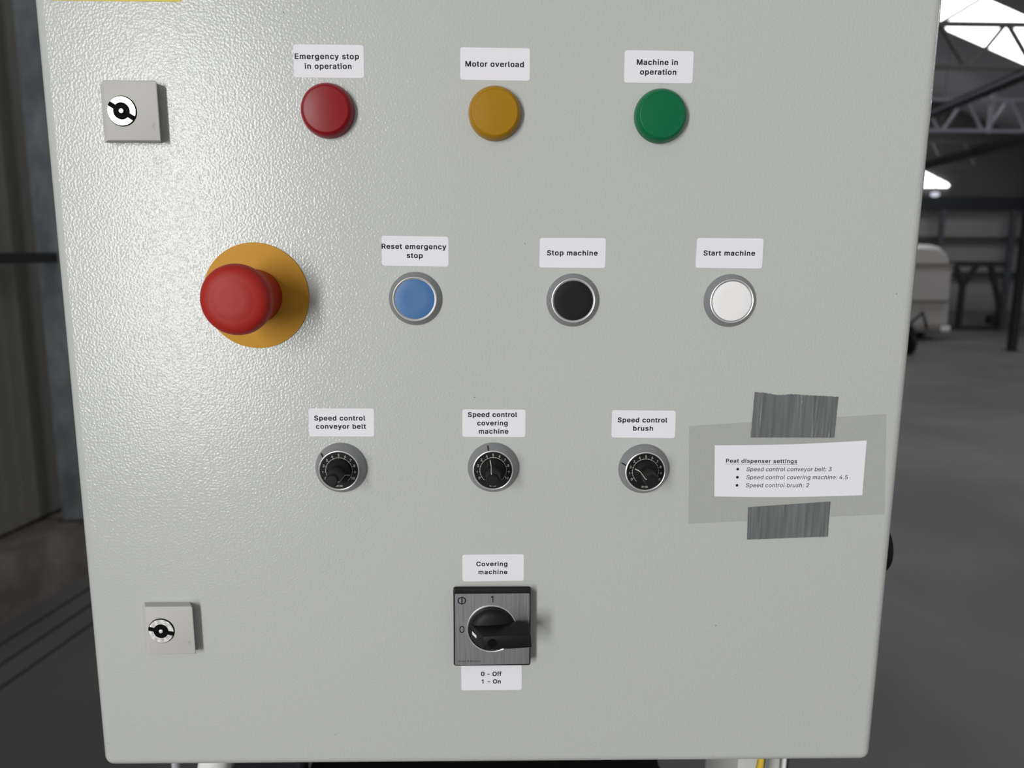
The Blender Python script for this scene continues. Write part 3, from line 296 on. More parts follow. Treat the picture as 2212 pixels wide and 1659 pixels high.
SC = 100.0                                 # curves are filled at a comfortable size, then scaled to millimetres
GLYPH['1'] = [400, [[[x, y] * 3 for x, y in ((160, 0), (160, 400), (50, 335), (50, 392), (165, 470), (185, 509), (218, 509), (218, 0))]]]
def _area(sp):
    return sum(sp[i][2] * sp[(i + 1) % len(sp)][3] - sp[(i + 1) % len(sp)][2] * sp[i][3] for i in range(len(sp))) / 2
def _inside(p, sp):
    c = False
    for i in range(len(sp)):
        x0, y0, x1, y1 = sp[i][2], sp[i][3], sp[i - 1][2], sp[i - 1][3]
        if (y0 > p[1]) != (y1 > p[1]) and p[0] < (x1 - x0) * (p[1] - y0) / (y1 - y0) + x0: c = not c
    return c
def layers(loops):
    """strokes of a letter that overlap each other, each with its own holes"""
    if not loops: return []
    sg = math.copysign(1, _area(max(loops, key=lambda q: abs(_area(q)))))
    out = [[q] for q in loops if _area(q) * sg > 0]
    for q in loops:
        if _area(q) * sg > 0: continue
        mid = (sum(p[2] for p in q) / len(q), sum(p[3] for p in q) / len(q))
        host = [g for g in out if _inside(mid, g[0])]
        if host: max(host, key=lambda g: abs(_area(g[0]))).append(q)
    return out
LAYERS = {c: layers(g[1]) for c, g in GLYPH.items()}
def text_mesh(name, lines, org, h, mt, parent, bold=0.0, shear=0.0, extra=None):
    cus = []
    for k_ in range(3):
        cu = bpy.data.curves.new(name, 'CURVE'); cu.dimensions = '2D'; cu.fill_mode = 'BOTH'
        cu.resolution_u = 3; cus.append(cu)
    for ln in lines:
        s, a, b, cap = ln[:4]
        sh = ln[4] if len(ln) > 4 else shear
        a = Vector(a) * SC; b = Vector(b) * SC; d = b - a; Wd = d.length; d.normalize(); u = Vector((-d.y, d.x))
        cap *= SC; bold_ = bold * SC; k = (cap - 2 * bold_) / CAP
        def ext(ch):
            xs = [p[2] for sp in GLYPH[ch][1] for p in sp]; return min(xs), max(xs)
        lo = ext(s[0])[0]; hi = ext(s[-1])[1]
        nat = (sum(GLYPH[c][0] for c in s[:-1]) + hi - lo) * k + 2 * bold_
        sx = max(0.80, min(1.25, Wd / nat)) ** 0.3 if len(s) > 1 else 1.0
        tr = (Wd - nat * sx) / (len(s) - 1) if len(s) > 1 else 0.0
        x = -lo * k * sx + bold_
        for c in s:
            for li, grp in enumerate(LAYERS[c]):
                for sp in grp:
                    spl = cus[li].splines.new('BEZIER'); spl.use_cyclic_u = True
                    spl.bezier_points.add(len(sp) - 1)
                    for bp, p in zip(spl.bezier_points, sp):
                        q = []
                        for i in range(3):
                            px = p[2 * i] * k * sx + sh * p[2 * i + 1] * k + x; py = p[2 * i + 1] * k + bold_
                            v = a + d * px + u * py
                            q.append((v.x - org[0] * SC, v.y - org[1] * SC, 0))
                        bp.handle_left_type = bp.handle_right_type = 'FREE'
                        bp.handle_left, bp.co, bp.handle_right = q
            x += GLYPH[c][0] * k * sx + tr
    bm = bmesh.new()
    for li, cu in enumerate(cus):
        if not len(cu.splines):
            bpy.data.curves.remove(cu); continue
        t = bpy.data.objects.new(name + '_tmp', cu); COL.objects.link(t)
        dg = bpy.context.evaluated_depsgraph_get()
        me0 = bpy.data.meshes.new_from_object(t.evaluated_get(dg))
        # heavier strokes: the outline printed again a hair to each side
        for si, (ox, oy) in enumerate(((1, .6), (-1, .6), (1, -.6), (-1, -.6)) if bold else ((0, 0),)):
            me1 = me0.copy()
            for v in me1.vertices: v.co = (v.co.x + ox * bold * SC, v.co.y + oy * bold * SC, 0.004 * (li * 4 + si) * SC)
            bm.from_mesh(me1); bpy.data.meshes.remove(me1)
        bpy.data.objects.remove(t); bpy.data.meshes.remove(me0); bpy.data.curves.remove(cu)
    for v in bm.verts: v.co = Vector((v.co.x * MM / SC, -v.co.z * MM / SC, v.co.y * MM / SC))
    if extra: extra(bm)
    for v in bm.verts: v.co.y -= h * MM
    me = bpy.data.meshes.new(name)
    bm.to_mesh(me); bm.free(); me.materials.append(M[mt])
    o = bpy.data.objects.new(name, me); COL.objects.link(o); o.parent = parent
    return o

D = json.loads(r'''{"emergency":{"quad":[[-111.19,441.65],[-72.4,441.79],[-72.4,424.4],[-111.46,424.3]],"lines":[["Emergency stop",[-110.56,433.88],[-75.03,434.25],3.08],["in operation",[-105.23,428.81],[-79.28,429.02],3.08]]},"overload":{"quad":[[-18.79,441.41],[20.11,441.25],[20.18,424.03],[-18.86,424.21]],"lines":[["Motor overload",[-16.01,431.17],[16.78,431.2],3.08]]},"running":{"quad":[[73.14,441.05],[112.02,441.03],[112.07,423.88],[73.29,423.82]],"lines":[["Machine in",[80.13,433.27],[103.3,433.44],3.08],["operation",[82.09,428.16],[102.68,428.2],3.08]]},"reset":{"quad":[[-64.67,338.01],[-26.04,337.67],[-26.07,320.53],[-64.71,320.94]],"lines":[["Reset emergency",[-64.73,330.47],[-27.24,330.42],3.08],["stop",[-50.29,325.36],[-40.97,325.3],3.08]]},"stop":{"quad":[[27.08,337.5],[65.58,337.69],[65.65,320.4],[27.0,320.39]],"lines":[["Stop machine",[31.34,327.45],[60.99,327.49],3.08]]},"start":{"quad":[[119.03,338.23],[158.14,338.18],[158.27,320.84],[118.82,320.95]],"lines":[["Start machine",[123.16,328.05],[153.64,328.1],3.08]]},"conveyor":{"quad":[[-110.46,235.86],[-71.34,235.88],[-71.59,218.61],[-110.66,218.63]],"lines":[["Speed control",[-107.31,228.4],[-76.62,228.48],3.08],["conveyor belt",[-106.44,223.28],[-76.36,223.36],3.08]]},"coverdial":{"quad":[[-18.25,235.62],[19.99,235.49],[19.81,218.45],[-18.33,218.53]],"lines":[["Speed control",[-14.97,230.86],[14.83,230.89],3.08],["covering",[-9.38,225.63],[9.12,225.68],3.08],["machine",[-8.42,220.49],[9.55,220.53],3.08]]},"brush":{"quad":[[72.29,235.37],[111.11,235.12],[111.28,218.08],[72.41,218.37]],"lines":[["Speed control",[75.85,227.85],[106.15,227.74],3.08],["brush",[85.4,222.63],[97.61,222.54],3.08]]},"cover":{"quad":[[-18.6,142.98],[19.9,143.36],[19.97,125.75],[-18.54,125.28]],"lines":[["Covering",[-9.89,135.42],[9.6,135.5],3.08],["machine",[-8.56,130.04],[9.63,130.12],3.08]]},"offon":{"quad":[[-19.61,69.22],[19.19,69.51],[19.38,50.99],[-19.44,50.69]],"lines":[["0 - Off",[-6.93,60.74],[6.36,60.67],3.08],["1 - On",[-6.45,55.46],[5.85,55.39],3.08]]},"sleeve":{"quad":[[119.82,225.61],[240.41,233.45],[245.34,169.51],[122.19,163.3]],"lines":[]},"card":{"quad":[[135.93,213.74],[229.68,216.95],[229.97,181.93],[137.42,181.04]],"lines":[["Peat dispenser settings",[143.4,202.67],[187.52,202.42],2.56],["Speed control conveyor belt: 3",[156.41,197.29],[209.26,197.36],2.56],["Speed control covering machine: 4.5",[156.6,192.14],[219.76,192.21],2.56],["Speed control brush: 2",[156.57,187.02],[195.94,187.06],2.56]],"bullets":[[150.95,198.56],[151.06,193.41],[151.1,188.24]],"under":[[143.33,201.88],[187.72,201.71]]},"tape1":[[158.54,246.78],[209.76,244.02],[209.33,218.72],[157.73,218.71]],"tape2":[[158.95,174.0],[210.17,177.66],[210.31,154.95],[159.45,152.97]],"yellow":[[-241.51,476.77],[-171.15,477.38],[-171.36,462.79],[-241.62,462.48]],"lamps":[[-93.07,406.47],[0.62,406.14],[94.37,405.77]],"estop":[-138.19,302.88],"estop_head":[-139.14,303.08],"buttons":[[-45.51,301.87],[46.93,301.57],[140.1,301.87]],"dials":[[-92.03,199.16],[0.39,199.49],[92.68,198.76]],"dialtops":[[-92.18,199.2],[0.14,199.6],[92.15,198.95]],"knobtops":[[-92.65,199.12],[0.23,199.4],[92.98,198.57]],"switch":{"base":[[-24.63,121.73],[24.47,122.1]],"front":[[-23.46,121.95],[23.81,122.25],[24.69,72.77],[-23.83,72.2]],"plate":[[-22.99,120.92],[23.34,121.41],[23.73,74.14],[-22.71,73.37]],"ringc":[0.06,97.95],"ringl":[-15.25,98.01],"ringt":[0.18,114.08],"hf":[[-4.96,101.23],[23.44,103.2],[23.71,94.26],[-4.4,92.59]],"hb":[[-12.31,101.89],[13.34,103.32]],"hole":[0.29,97.16],"mark":[[-12.94,98.04],[-9.86,97.64],[-9.75,95.51],[-12.54,95.89]],"phi":[[-19.02,119.21],[-19.04,113.92]],"one":[[0.16,119.89],[0.29,115.33]],"zero":[[-19.09,99.65],[-19.1,95.14]],"kn":[[-21.08,75.55],[-7.04,75.49]]},"lock1":{"front":[[-216.86,420.22],[-184.43,420.63],[-185.1,388.45],[-217.66,387.78]],"base":[[-221.73,421.09],[-221.91,388.22]],"cyl":[-204.8,404.1],"cr":[[-212.8,404.0],[-196.93,404.19]],"logo":[[-192.02,397.74],[-187.5,390.93]],"notch":[[-211.51,408.03],[-198.39,400.15]]},"lock2":{"front":[[-217.99,111.74],[-185.13,112.17],[-184.62,79.85],[-217.97,78.99]],"base":[[-222.66,110.43],[-220.84,111.93],[-188.99,112.17]],"cyl":[-204.84,95.96],"cr":[[-212.7,96.0],[-196.82,95.93]],"logo":[[-191.85,89.19],[-187.35,81.9]],"notch":[[-212.27,97.67],[-197.55,94.26]]}}''')

# ------------------------------------------------------------------ the hall (setting)
bm = bmesh.new(); box(bm, (-9, -9, -0.2), (18, 18, 0.0)); struct('floor', bm, 'concrete')
# ribbed side wall, its plinth, joints in the floor along it
WA = Vector((-2.02, 2.70, 0)); WDIR = Vector((math.sin(math.radians(9.3)), math.cos(math.radians(9.3)), 0)); WN = Vector((WDIR.y, -WDIR.x, 0))
def along(t, off=0, z=0): return WA + WDIR * t + WN * off + Vector((0, 0, z))
T0, T1 = -2.2, 13.4
bm = bmesh.new()
per = 0.085; prof = [(0, 0), (0.30, 0), (0.42, 0.0025), (0.58, 0.0025), (0.70, 0.0)]
pts = []; t = T0
while t < T1:
    for (a, d) in prof: pts.append(along(t + a * per, d - 0.08))
    t += per
back0, back1 = along(T0, -0.18), along(t, -0.18)
loop = pts + [along(t, -0.08), back1, back0]
A = [bm.verts.new((p.x, p.y, 0.285)) for p in loop]; B = [bm.verts.new((p.x, p.y, 8.3)) for p in loop]
for i in range(len(loop)):
    j = (i + 1) % len(loop); bm.faces.new((A[i], A[j], B[j], B[i]))
bm.faces.new(A); bm.faces.new(B)
struct('wall_left', bm, 'sheet', ang=20)
bm = bmesh.new()
pp = [along(T0, -0.19), along(T0, 0.085), along(T1, 0.085), along(T1, -0.19)]
A = [bm.verts.new((p.x, p.y, -0.05)) for p in pp]; B = [bm.verts.new((p.x, p.y, 0.26)) for p in pp]
for i in range(4):
    j = (i + 1) % 4; bm.faces.new((A[i], A[j], B[j], B[i]))
bm.faces.new(A); bm.faces.new(B)
struct('trim_1', bm, 'plinth')
bm = bmesh.new(); bar(bm, along(T0, -0.14, 0.275), along(T1, -0.14, 0.275), 0.05, 0.04); struct('trim_5', bm, 'gasket')  # black strip standing in for the shadowed gap under the wall sheet
for i, off in enumerate((0.205, 0.318, 0.435)):
    bm = bmesh.new(); bar(bm, along(T0, off, 0.001), along(T1 if i < 2 else 1.0, off, 0.001), 0.012, 0.004)
    struct('trim_%d' % (i + 2), bm, 'joint')
# far wall with plinth and rails
bm = bmesh.new(); box(bm, (-0.3, 15.35, 0.0), (14.2, 15.55, 8.3)); fw = struct('wall_back', bm, 'far_wall')
bm = bmesh.new(); box(bm, (-0.3, 15.20, 0.0), (14.2, 15.36, 0.34)); struct('baseboard_back', bm, 'far_plinth')
for i, z in enumerate((1.78, 1.07)):
    bm = bmesh.new(); box(bm, (4.0, 15.24, z - 0.06), (14.0, 15.352, z + 0.06)); obj('wall_rail', bm, 'truss_dark', fw)
bm = bmesh.new(); box(bm, (4.0, 15.10, 2.36), (14.0, 15.352, 2.62)); obj('wall_beam', bm, 'dark_steel', fw)
bm = bmesh.new(); box(bm, (-0.3, 15.28, 2.6), (14.0, 15.352, 8.0)); obj('upper_cladding', bm, 'dark_clad', fw)
bm = bmesh.new(); box(bm, (14.0, 0.6, 0.0), (14.2, 15.6, 8.3)); struct('wall_right', bm, 'far_wall')
# roof: two slopes meeting in a valley, with daylit strips left open for the skylights
RZ = lambda x: 7.76 - 0.376 * x
VX = 10.6
def slope(bm, x0, x1, y0, y1, z0, z1, t=0.06):
    vs = [bm.verts.new(p) for p in ((x0, y0, z0), (x1, y0, z1), (x1, y1, z1), (x0, y1, z0))]
    vt = [bm.verts.new((v.co.x, v.co.y, v.co.z + t)) for v in vs]
    bm.faces.new(vs); bm.faces.new(vt)
    for i in range(4):
        j = (i + 1) % 4; bm.faces.new((vs[i], vs[j], vt[j], vt[i]))
SKY = [(2.2, 10.2, 2.6, 3.9), (2.2, 10.2, 11.22, 12.545)]  # first strip is out of view, added to light the floor
bm = bmesh.new()
def strip(y0, y1): slope(bm, -1.0, VX, y0, y1, RZ(-1.0), RZ(VX))
strip(0.9, SKY[0][2]); strip(SKY[0][3], SKY[1][2]); strip(SKY[1][3], 15.5)
for (x0, x1, y0, y1) in SKY:
    slope(bm, -1.0, x0, y0, y1, RZ(-1.0), RZ(x0)); slope(bm, x1, VX, y0, y1, RZ(x1), RZ(VX))
slope(bm, -2.6, -1.0, 0.9, 15.5, 7.5, RZ(-1.0)); slope(bm, VX, 14.2, 0.9, 15.5, RZ(VX), 5.1)
struct('ceiling', bm, 'roof')
for i, (x0, x1, y0, y1) in enumerate(SKY):
    bm = bmesh.new(); slope(bm, x0, x1, y0, y1, RZ(x0) + 0.01, RZ(x1) + 0.01, 0.02); struct('window_%d' % (i + 1), bm, 'skylight')
# bright gable window high in the far wall
bm = bmesh.new()
P = [(7.4, 2.805), (9.085, 2.805), (9.13, 2.84), (9.077, 2.89), (8.68, 3.07), (7.4, 3.60)]
A = [bm.verts.new((x, 15.22, z)) for x, z in P]; B = [bm.verts.new((x, 15.26, z)) for x, z in P]
bm.faces.new(A); bm.faces.new(B)
for i in range(6):
    j = (i + 1) % 6; bm.faces.new((A[i], A[j], B[j], B[i]))
struct('window_3', bm, 'skylight')

# roof trusses: chords and zigzag webs, each its own thing
def truss(y, x0, x1, zb, zt, mt, ph, label, t=0.042, tw=0.032, hanger=None):
    o = thing('roof_truss', label, 'roof truss', (0, y, 0), group='roof trusses across the hall')
    bm = bmesh.new(); bar(bm, (x0, 0, zt), (x1, 0, zt + 0.02), t, t); obj('top_chord', bm, mt, o)
    bm = bmesh.new(); bar(bm, (x0, 0, zb), (x1, 0, zb + 0.02), t, t); obj('bottom_chord', bm, mt, o)
    p = 0.62; k = math.ceil((x0 - ph) / p)
    bm = bmesh.new()
    while ph + (k + 1) * p < x1:
        xa = ph + k * p
        bar(bm, (xa + 0.02, 0, zb), (xa + p / 2 - 0.02, 0, zt), tw); bar(bm, (xa + p / 2 + 0.02, 0, zt), (xa + p - 0.02, 0, zb), tw)
        k += 1
    wb_ = obj('web_lattice', bm, mt, o)
    if hanger:
        bm = bmesh.new(); bar(bm, (hanger, 0, zb - 0.02), (hanger + 0.01, 0, zt + 0.13), 0.05); obj('hanger', bm, mt, o)
    return o
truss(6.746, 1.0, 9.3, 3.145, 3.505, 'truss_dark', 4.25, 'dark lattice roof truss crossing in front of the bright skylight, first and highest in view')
truss(10.646, 0.4, 9.3, 3.185, 3.605, 'truss_light', 6.255, 'pale lit lattice roof truss, second one back from the cabinet', hanger=6.94)
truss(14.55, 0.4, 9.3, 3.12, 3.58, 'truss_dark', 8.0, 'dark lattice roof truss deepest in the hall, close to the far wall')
def long_beam(a, b, lab, light, wt=0.09):
    o = thing('roof_beam', lab, 'beam', (0, 0, 0), group='long beams under the roof valley')
    bm = bmesh.new(); bar(bm, a, b, 0.06, wt); obj('beam_web', bm, 'dark_steel', o)
    bm = bmesh.new(); bar(bm, Vector(a) + Vector((-0.035, 0, 0.005)), Vector(b) + Vector((-0.035, 0, 0.005)), 0.012, 0.03); obj('beam_side_strip', bm, light, o)  # side strip, pale on the first beam to paint its highlight
long_beam((4.50, 5.0, 3.085), (5.95, 15.0, 3.085), 'dark steel beam running lengthwise from the first truss under the skylight', 'truss_light')
long_beam((6.05, 6.2, 2.90), (7.38, 15.0, 2.90), 'lower dark steel beam running lengthwise below the pale truss', 'dark_steel', 0.13)
bm = bmesh.new(); tube(bm, [(3.5, 6.846, 3.235), (4.80, 6.846, 4.02)], 0.016, 8)
tag(obj('brace_rod', bm, 'van_trim'), 'thin olive brace rod slanting across the skylight above the first truss', 'brace rod')
# columns
def column(x, y, z1, s, lab, mt, lean=0):
    o = thing('steel_column', lab, 'column', (x, y, 0))
    bm = bmesh.new(); box(bm, (-s / 2, -s * 0.35, 0.012), (s / 2, -s * 0.27, z1)); box(bm, (-s / 2, s * 0.27, 0.012), (s / 2, s * 0.35, z1)); box(bm, (-0.012, -s * 0.28, 0.012), (0.012, s * 0.28, z1))
    obj('column_shaft', bm, mt, o)
    bm = bmesh.new(); box(bm, (-s * .75, -s * .75, 0), (s * .75, s * .75, 0.014)); obj('base_plate', bm, 'dark_steel', o)
    return o
column(8.12, 11.34, 3.25, 0.115, 'dark steel column standing alone on the hall floor in front of the far wall', 'dark_steel')
column(10.36, 15.0, 2.36, 0.11, 'dark steel column under the eaves against the far wall', 'steel')
column(8.95, 15.05, 2.36, 0.09, 'dark steel column rising behind the white van roof', 'steel')
cb = thing('wall_column', 'galvanised steel column on the concrete plinth against the ribbed wall', 'column', (-1.925, 2.975, 0.26), (0, 0, math.radians(14)))
bm = bmesh.new(); box(bm, (-0.046, -0.030, 0.01), (0.046, -0.022, 4.8)); box(bm, (-0.040, 0.022, 0.01), (0.040, 0.030, 4.8)); box(bm, (-0.005, -0.024, 0.01), (0.005, 0.024, 4.8)); obj('column_shaft', bm, 'galv', cb)
bm = bmesh.new(); box(bm, (-0.05, -0.04, 0), (0.05, 0.04, 0.01)); obj('base_plate', bm, 'dark_steel', cb)
wr = thing('wall_bar', 'black steel bar fixed at eye height along the ribbed wall', 'wall bar', tuple(along(0, 0.05, 1.452)))
bm = bmesh.new(); bar(bm, WDIR * -2.2 + WN * 0.02, WDIR * 0.265 + WN * 0.02, 0.045, 0.042); obj('bar_rail', bm, 'gasket', wr)
for t in (-1.6, -0.05):
    bm = bmesh.new(); bar(bm, WDIR * t + WN * 0.02, WDIR * t - WN * 0.128, 0.03); obj('bar_bracket', bm, 'gasket', wr)

# white van half hidden behind the cabinet
van = thing('van', 'white van parked at the far end of the hall, half hidden behind the cabinet', 'van', (7.90, 13.5, 0))
bm = bmesh.new()
secs = [(-0.75, 0.28, 1.30, 1.0), (-0.70, 0.26, 1.36, 1.0), (0.3, 0.26, 1.40, 1.0), (1.35, 0.26, 1.40, 1.0), (1.42, 0.3, 1.36, 0.98)]
rings = []
for (y, z0, z1, s) in secs:
    pr = [(0.0, z0), (-0.02, 0.7), (-0.03, z1 - 0.1), (-0.10, z1 + 0.10), (-0.24, z1 + 0.24), (-0.42, z1 + 0.28)]
    prof = pr + [(-1.75 - a, b) for a, b in reversed(pr)]
    rings.append([bm.verts.new((a * s, y, b)) for a, b in prof])
for a, b in zip(rings, rings[1:]):
    for k in range(len(a)):
        bm.faces.new((a[k], a[(k + 1) % len(a)], b[(k + 1) % len(a)], b[k]))
bm.faces.new(rings[0]); bm.faces.new(rings[-1])
vb = obj('van_body', bm, 'van', van)
bm = bmesh.new(); box(bm, (-1.62, -0.775, 1.285), (0.005, -0.735, 1.335)); box(bm, (-0.01, -0.74, 1.285), (0.012, 1.35, 1.33)); obj('roof_gutter', bm, 'van_trim', van)
bm = bmesh.new(); box(bm, (-1.70, -0.80, 0.66), (-0.06, -0.745, 0.71)); obj('rear_trim', bm, 'van_trim', van)
bm = bmesh.new(); box(bm, (-1.74, -0.86, 0.14), (0.0, -0.74, 0.27), 0.03, 2); obj('bumper', bm, 'van_trim', van)
bm = bmesh.new(); box(bm, (-0.17, -0.875, 0.16), (-0.01, -0.845, 0.26), 0.012, 2); obj('reflector', bm, 'white', van)
for x in (-1.55, -0.20):
    for y in (-0.1, 0.95):
        bm = bmesh.new(); bmesh.ops.create_cone(bm, cap_ends=True, segments=32, radius1=0.30, radius2=0.30, depth=0.2, matrix=Matrix.Translation((x, y, 0.30)) @ Matrix.Rotation(math.pi / 2, 4, 'Y')); obj('wheel', bm, 'tyre', van)

# dark steel rack beside the van
rk = thing('steel_rack', 'dark steel rack with forked leg standing beside the white van', 'rack', (8.9, 14.62, 0))
def rb(name, *bars):
    bm = bmesh.new()
    for a, b, t in bars: bar(bm, a, b, t)
    return obj(name, bm, 'dark_steel', rk)
rb('top_rail', ((-0.45, 0, 1.30), (1.15, 0, 1.30), 0.10))
rb('forked_leg', ((0.34, 0, 0.0), (0.34, 0, 0.92), 0.09), ((0.34, 0, 0.86), (0.16, 0, 1.27), 0.075), ((0.34, 0, 0.86), (0.58, 0, 1.27), 0.075))
rb('slanted_leg', ((0.86, 0, 1.27), (1.13, 0, 0.50), 0.085), ((1.13, 0, 0.55), (1.13, 0, 0.0), 0.08))
rb('foot_rail', ((-0.35, 0, 0.04), (1.15, 0, 0.04), 0.07))
bm = bmesh.new(); box(bm, (0.93, -0.1, 0.12), (1.13, 0.12, 0.30), 0.03, 2); obj('motor_box', bm, 'tyre', rk)

# dark wheeled trolley on the floor before the van
tr = thing('trolley', 'dark wheeled trolley on the hall floor in front of the white van', 'trolley', (6.10, 10.95, 0))
bm = bmesh.new(); box(bm, (-0.9, -0.2, 0.30), (0.12, 0.25, 0.44), 0.02, 2); box(bm, (-0.9, -0.1, 0.44), (-0.10, 0.2, 0.52), 0.02, 2); obj('trolley_frame', bm, 'tyre', tr)
for x in (-0.8, 0.17):
    bm = bmesh.new(); bmesh.ops.create_cone(bm, cap_ends=True, segments=32, radius1=0.16, radius2=0.16, depth=0.07, matrix=Matrix.Translation((x, 0, 0.16)) @ Matrix.Rotation(math.pi / 2, 4, 'Y')); obj('wheel', bm, 'tyre', tr)
    bm = bmesh.new(); bar(bm, (x, 0, 0.16), (x, 0, 0.36), 0.09); obj('wheel_fork', bm, 'dark_steel', tr)
bm = bmesh.new(); tube(bm, [(0.10, 0, 0.40), (0.33, 0.0, 0.62), (0.42, 0, 0.38)], 0.025, 8); obj('handle', bm, 'tyre', tr)
# small round hall lamp hung under the far skylight
hl = thing('hall_lamp', 'small round hall lamp hanging below the far skylight', 'lamp', (7.51, 12.85, 2.49))
bm = bmesh.new(); bmesh.ops.create_uvsphere(bm, u_segments=24, v_segments=12, radius=0.055); bmesh.ops.scale(bm, vec=(1.3, 1.3, 0.75), verts=bm.verts); obj('lamp_globe', bm, 'lamp_glow', hl)
bm = bmesh.new(); tube(bm, [(0, 0, 0.03), (0, 0, RZ(7.51) - 2.49 - 0.02)], 0.008, 8); obj('lamp_rod', bm, 'dark_steel', hl)

# ------------------------------------------------------------------ machine below, cables
mc = thing('machine_housing', 'black machine housing below the grey control cabinet', 'machine', (0, 0.30, 0))
bm = bmesh.new(); box(bm, (-0.185, -0.06, 0.0), (0.172, 0.35, 0.985), 0.006, 2); obj('housing_body', bm, 'black_deep', mc)
bm = bmesh.new(); box(bm, (-0.26, -0.10, 0.0), (-0.192, -0.02, 0.99), 0.004, 2); obj('side_rail', bm, 'dark_steel', mc)
ps = thing('support_post', 'pale grey square post carrying the control cabinet', 'post', (0.2185, 0.150, 0))
bm = bmesh.new(); box(bm, (-0.0175, -0.044, 0.004), (0.0175, 0.044, 1.167), 0.002, 2); obj('post_tube', bm, 'coat_plain', ps)
bm = bmesh.new(); box(bm, (-0.05, -0.06, 0), (0.05, 0.06, 0.005)); obj('base_plate', bm, 'galv', ps)
bm = bmesh.new(); tube(bm, [(0.0005, 0.01, 0.046), (0.0002, 0.003, 0.02), (0, 0, 0), (-0.003, 0, -0.03), (-0.006, 0.008, -0.10), (-0.004, 0.012, -0.3)], 0.0030, 12)
tag(obj('earth_wire', bm, 'earth', loc=(0.2045, 0.066, 1.121)), 'yellow and green earth wire under the cabinet in front of pale post', 'wire')
def cable(name, lab, pts, r, mt):
    bm = bmesh.new(); tube(bm, [Vector(p) - Vector(pts[0]) for p in pts], r, 14)
    return tag(obj(name, bm, mt, loc=pts[0]), lab, 'cable')
cable('conduit', 'thin white conduit hanging below the cabinet beside the pale post', [(0.2465, 0.126, 1.168), (0.2465, 0.126, 1.0), (0.2465, 0.126, 0.6)], 0.0028, 'white')
cable('cable', 'slim blue-grey cable below the lower corner of the cabinet', [(0.2565, 0.146, 1.168), (0.2575, 0.146, 1.0), (0.2575, 0.146, 0.6)], 0.0030, 'steel')
cable('hose', 'thick white hose slanting down from below the cabinet', [(-0.222, 0.126, 1.17), (-0.225, 0.126, 1.10), (-0.236, 0.126, 1.05), (-0.256, 0.13, 0.95), (-0.27, 0.14, 0.7)], 0.0135, 'white')
cable('cable', 'grey cable beside the thick white hose under the cabinet', [(-0.268, 0.146, 1.168), (-0.2715, 0.146, 1.06), (-0.278, 0.146, 0.8)], 0.0034, 'truss_light')

# ------------------------------------------------------------------ the control cabinet
cc = thing('control_cabinet', 'light grey powder-coated metal control cabinet carrying all the buttons and stickers', 'control cabinet', (0, 0, ZB))
HW = 0.2528
bm = bmesh.new(); box(bm, (-HW, 0.0, -0.0035), (HW, 0.020, 0.502))
es = [e for e in bm.edges]
es = [e for e in bm.edges if not all(v.co.y > 0.019 for v in e.verts)]
bmesh.ops.bevel(bm, geom=es, offset=0.0072, segments=6, affect='EDGES', profile=0.5)
obj('cabinet_door', bm, 'coat', cc, ang=50)
bm = bmesh.new(); box(bm, (-HW + .004, 0.020, 0.0), (HW - .004, 0.0265, 0.498)); obj('door_gasket', bm, 'gasket', cc)
bm = bmesh.new(); box(bm, (-HW + .001, 0.0265, -0.002), (HW - .001, 0.21, 0.50), 0.003, 2); obj('cabinet_body', bm, 'coat_plain', cc)

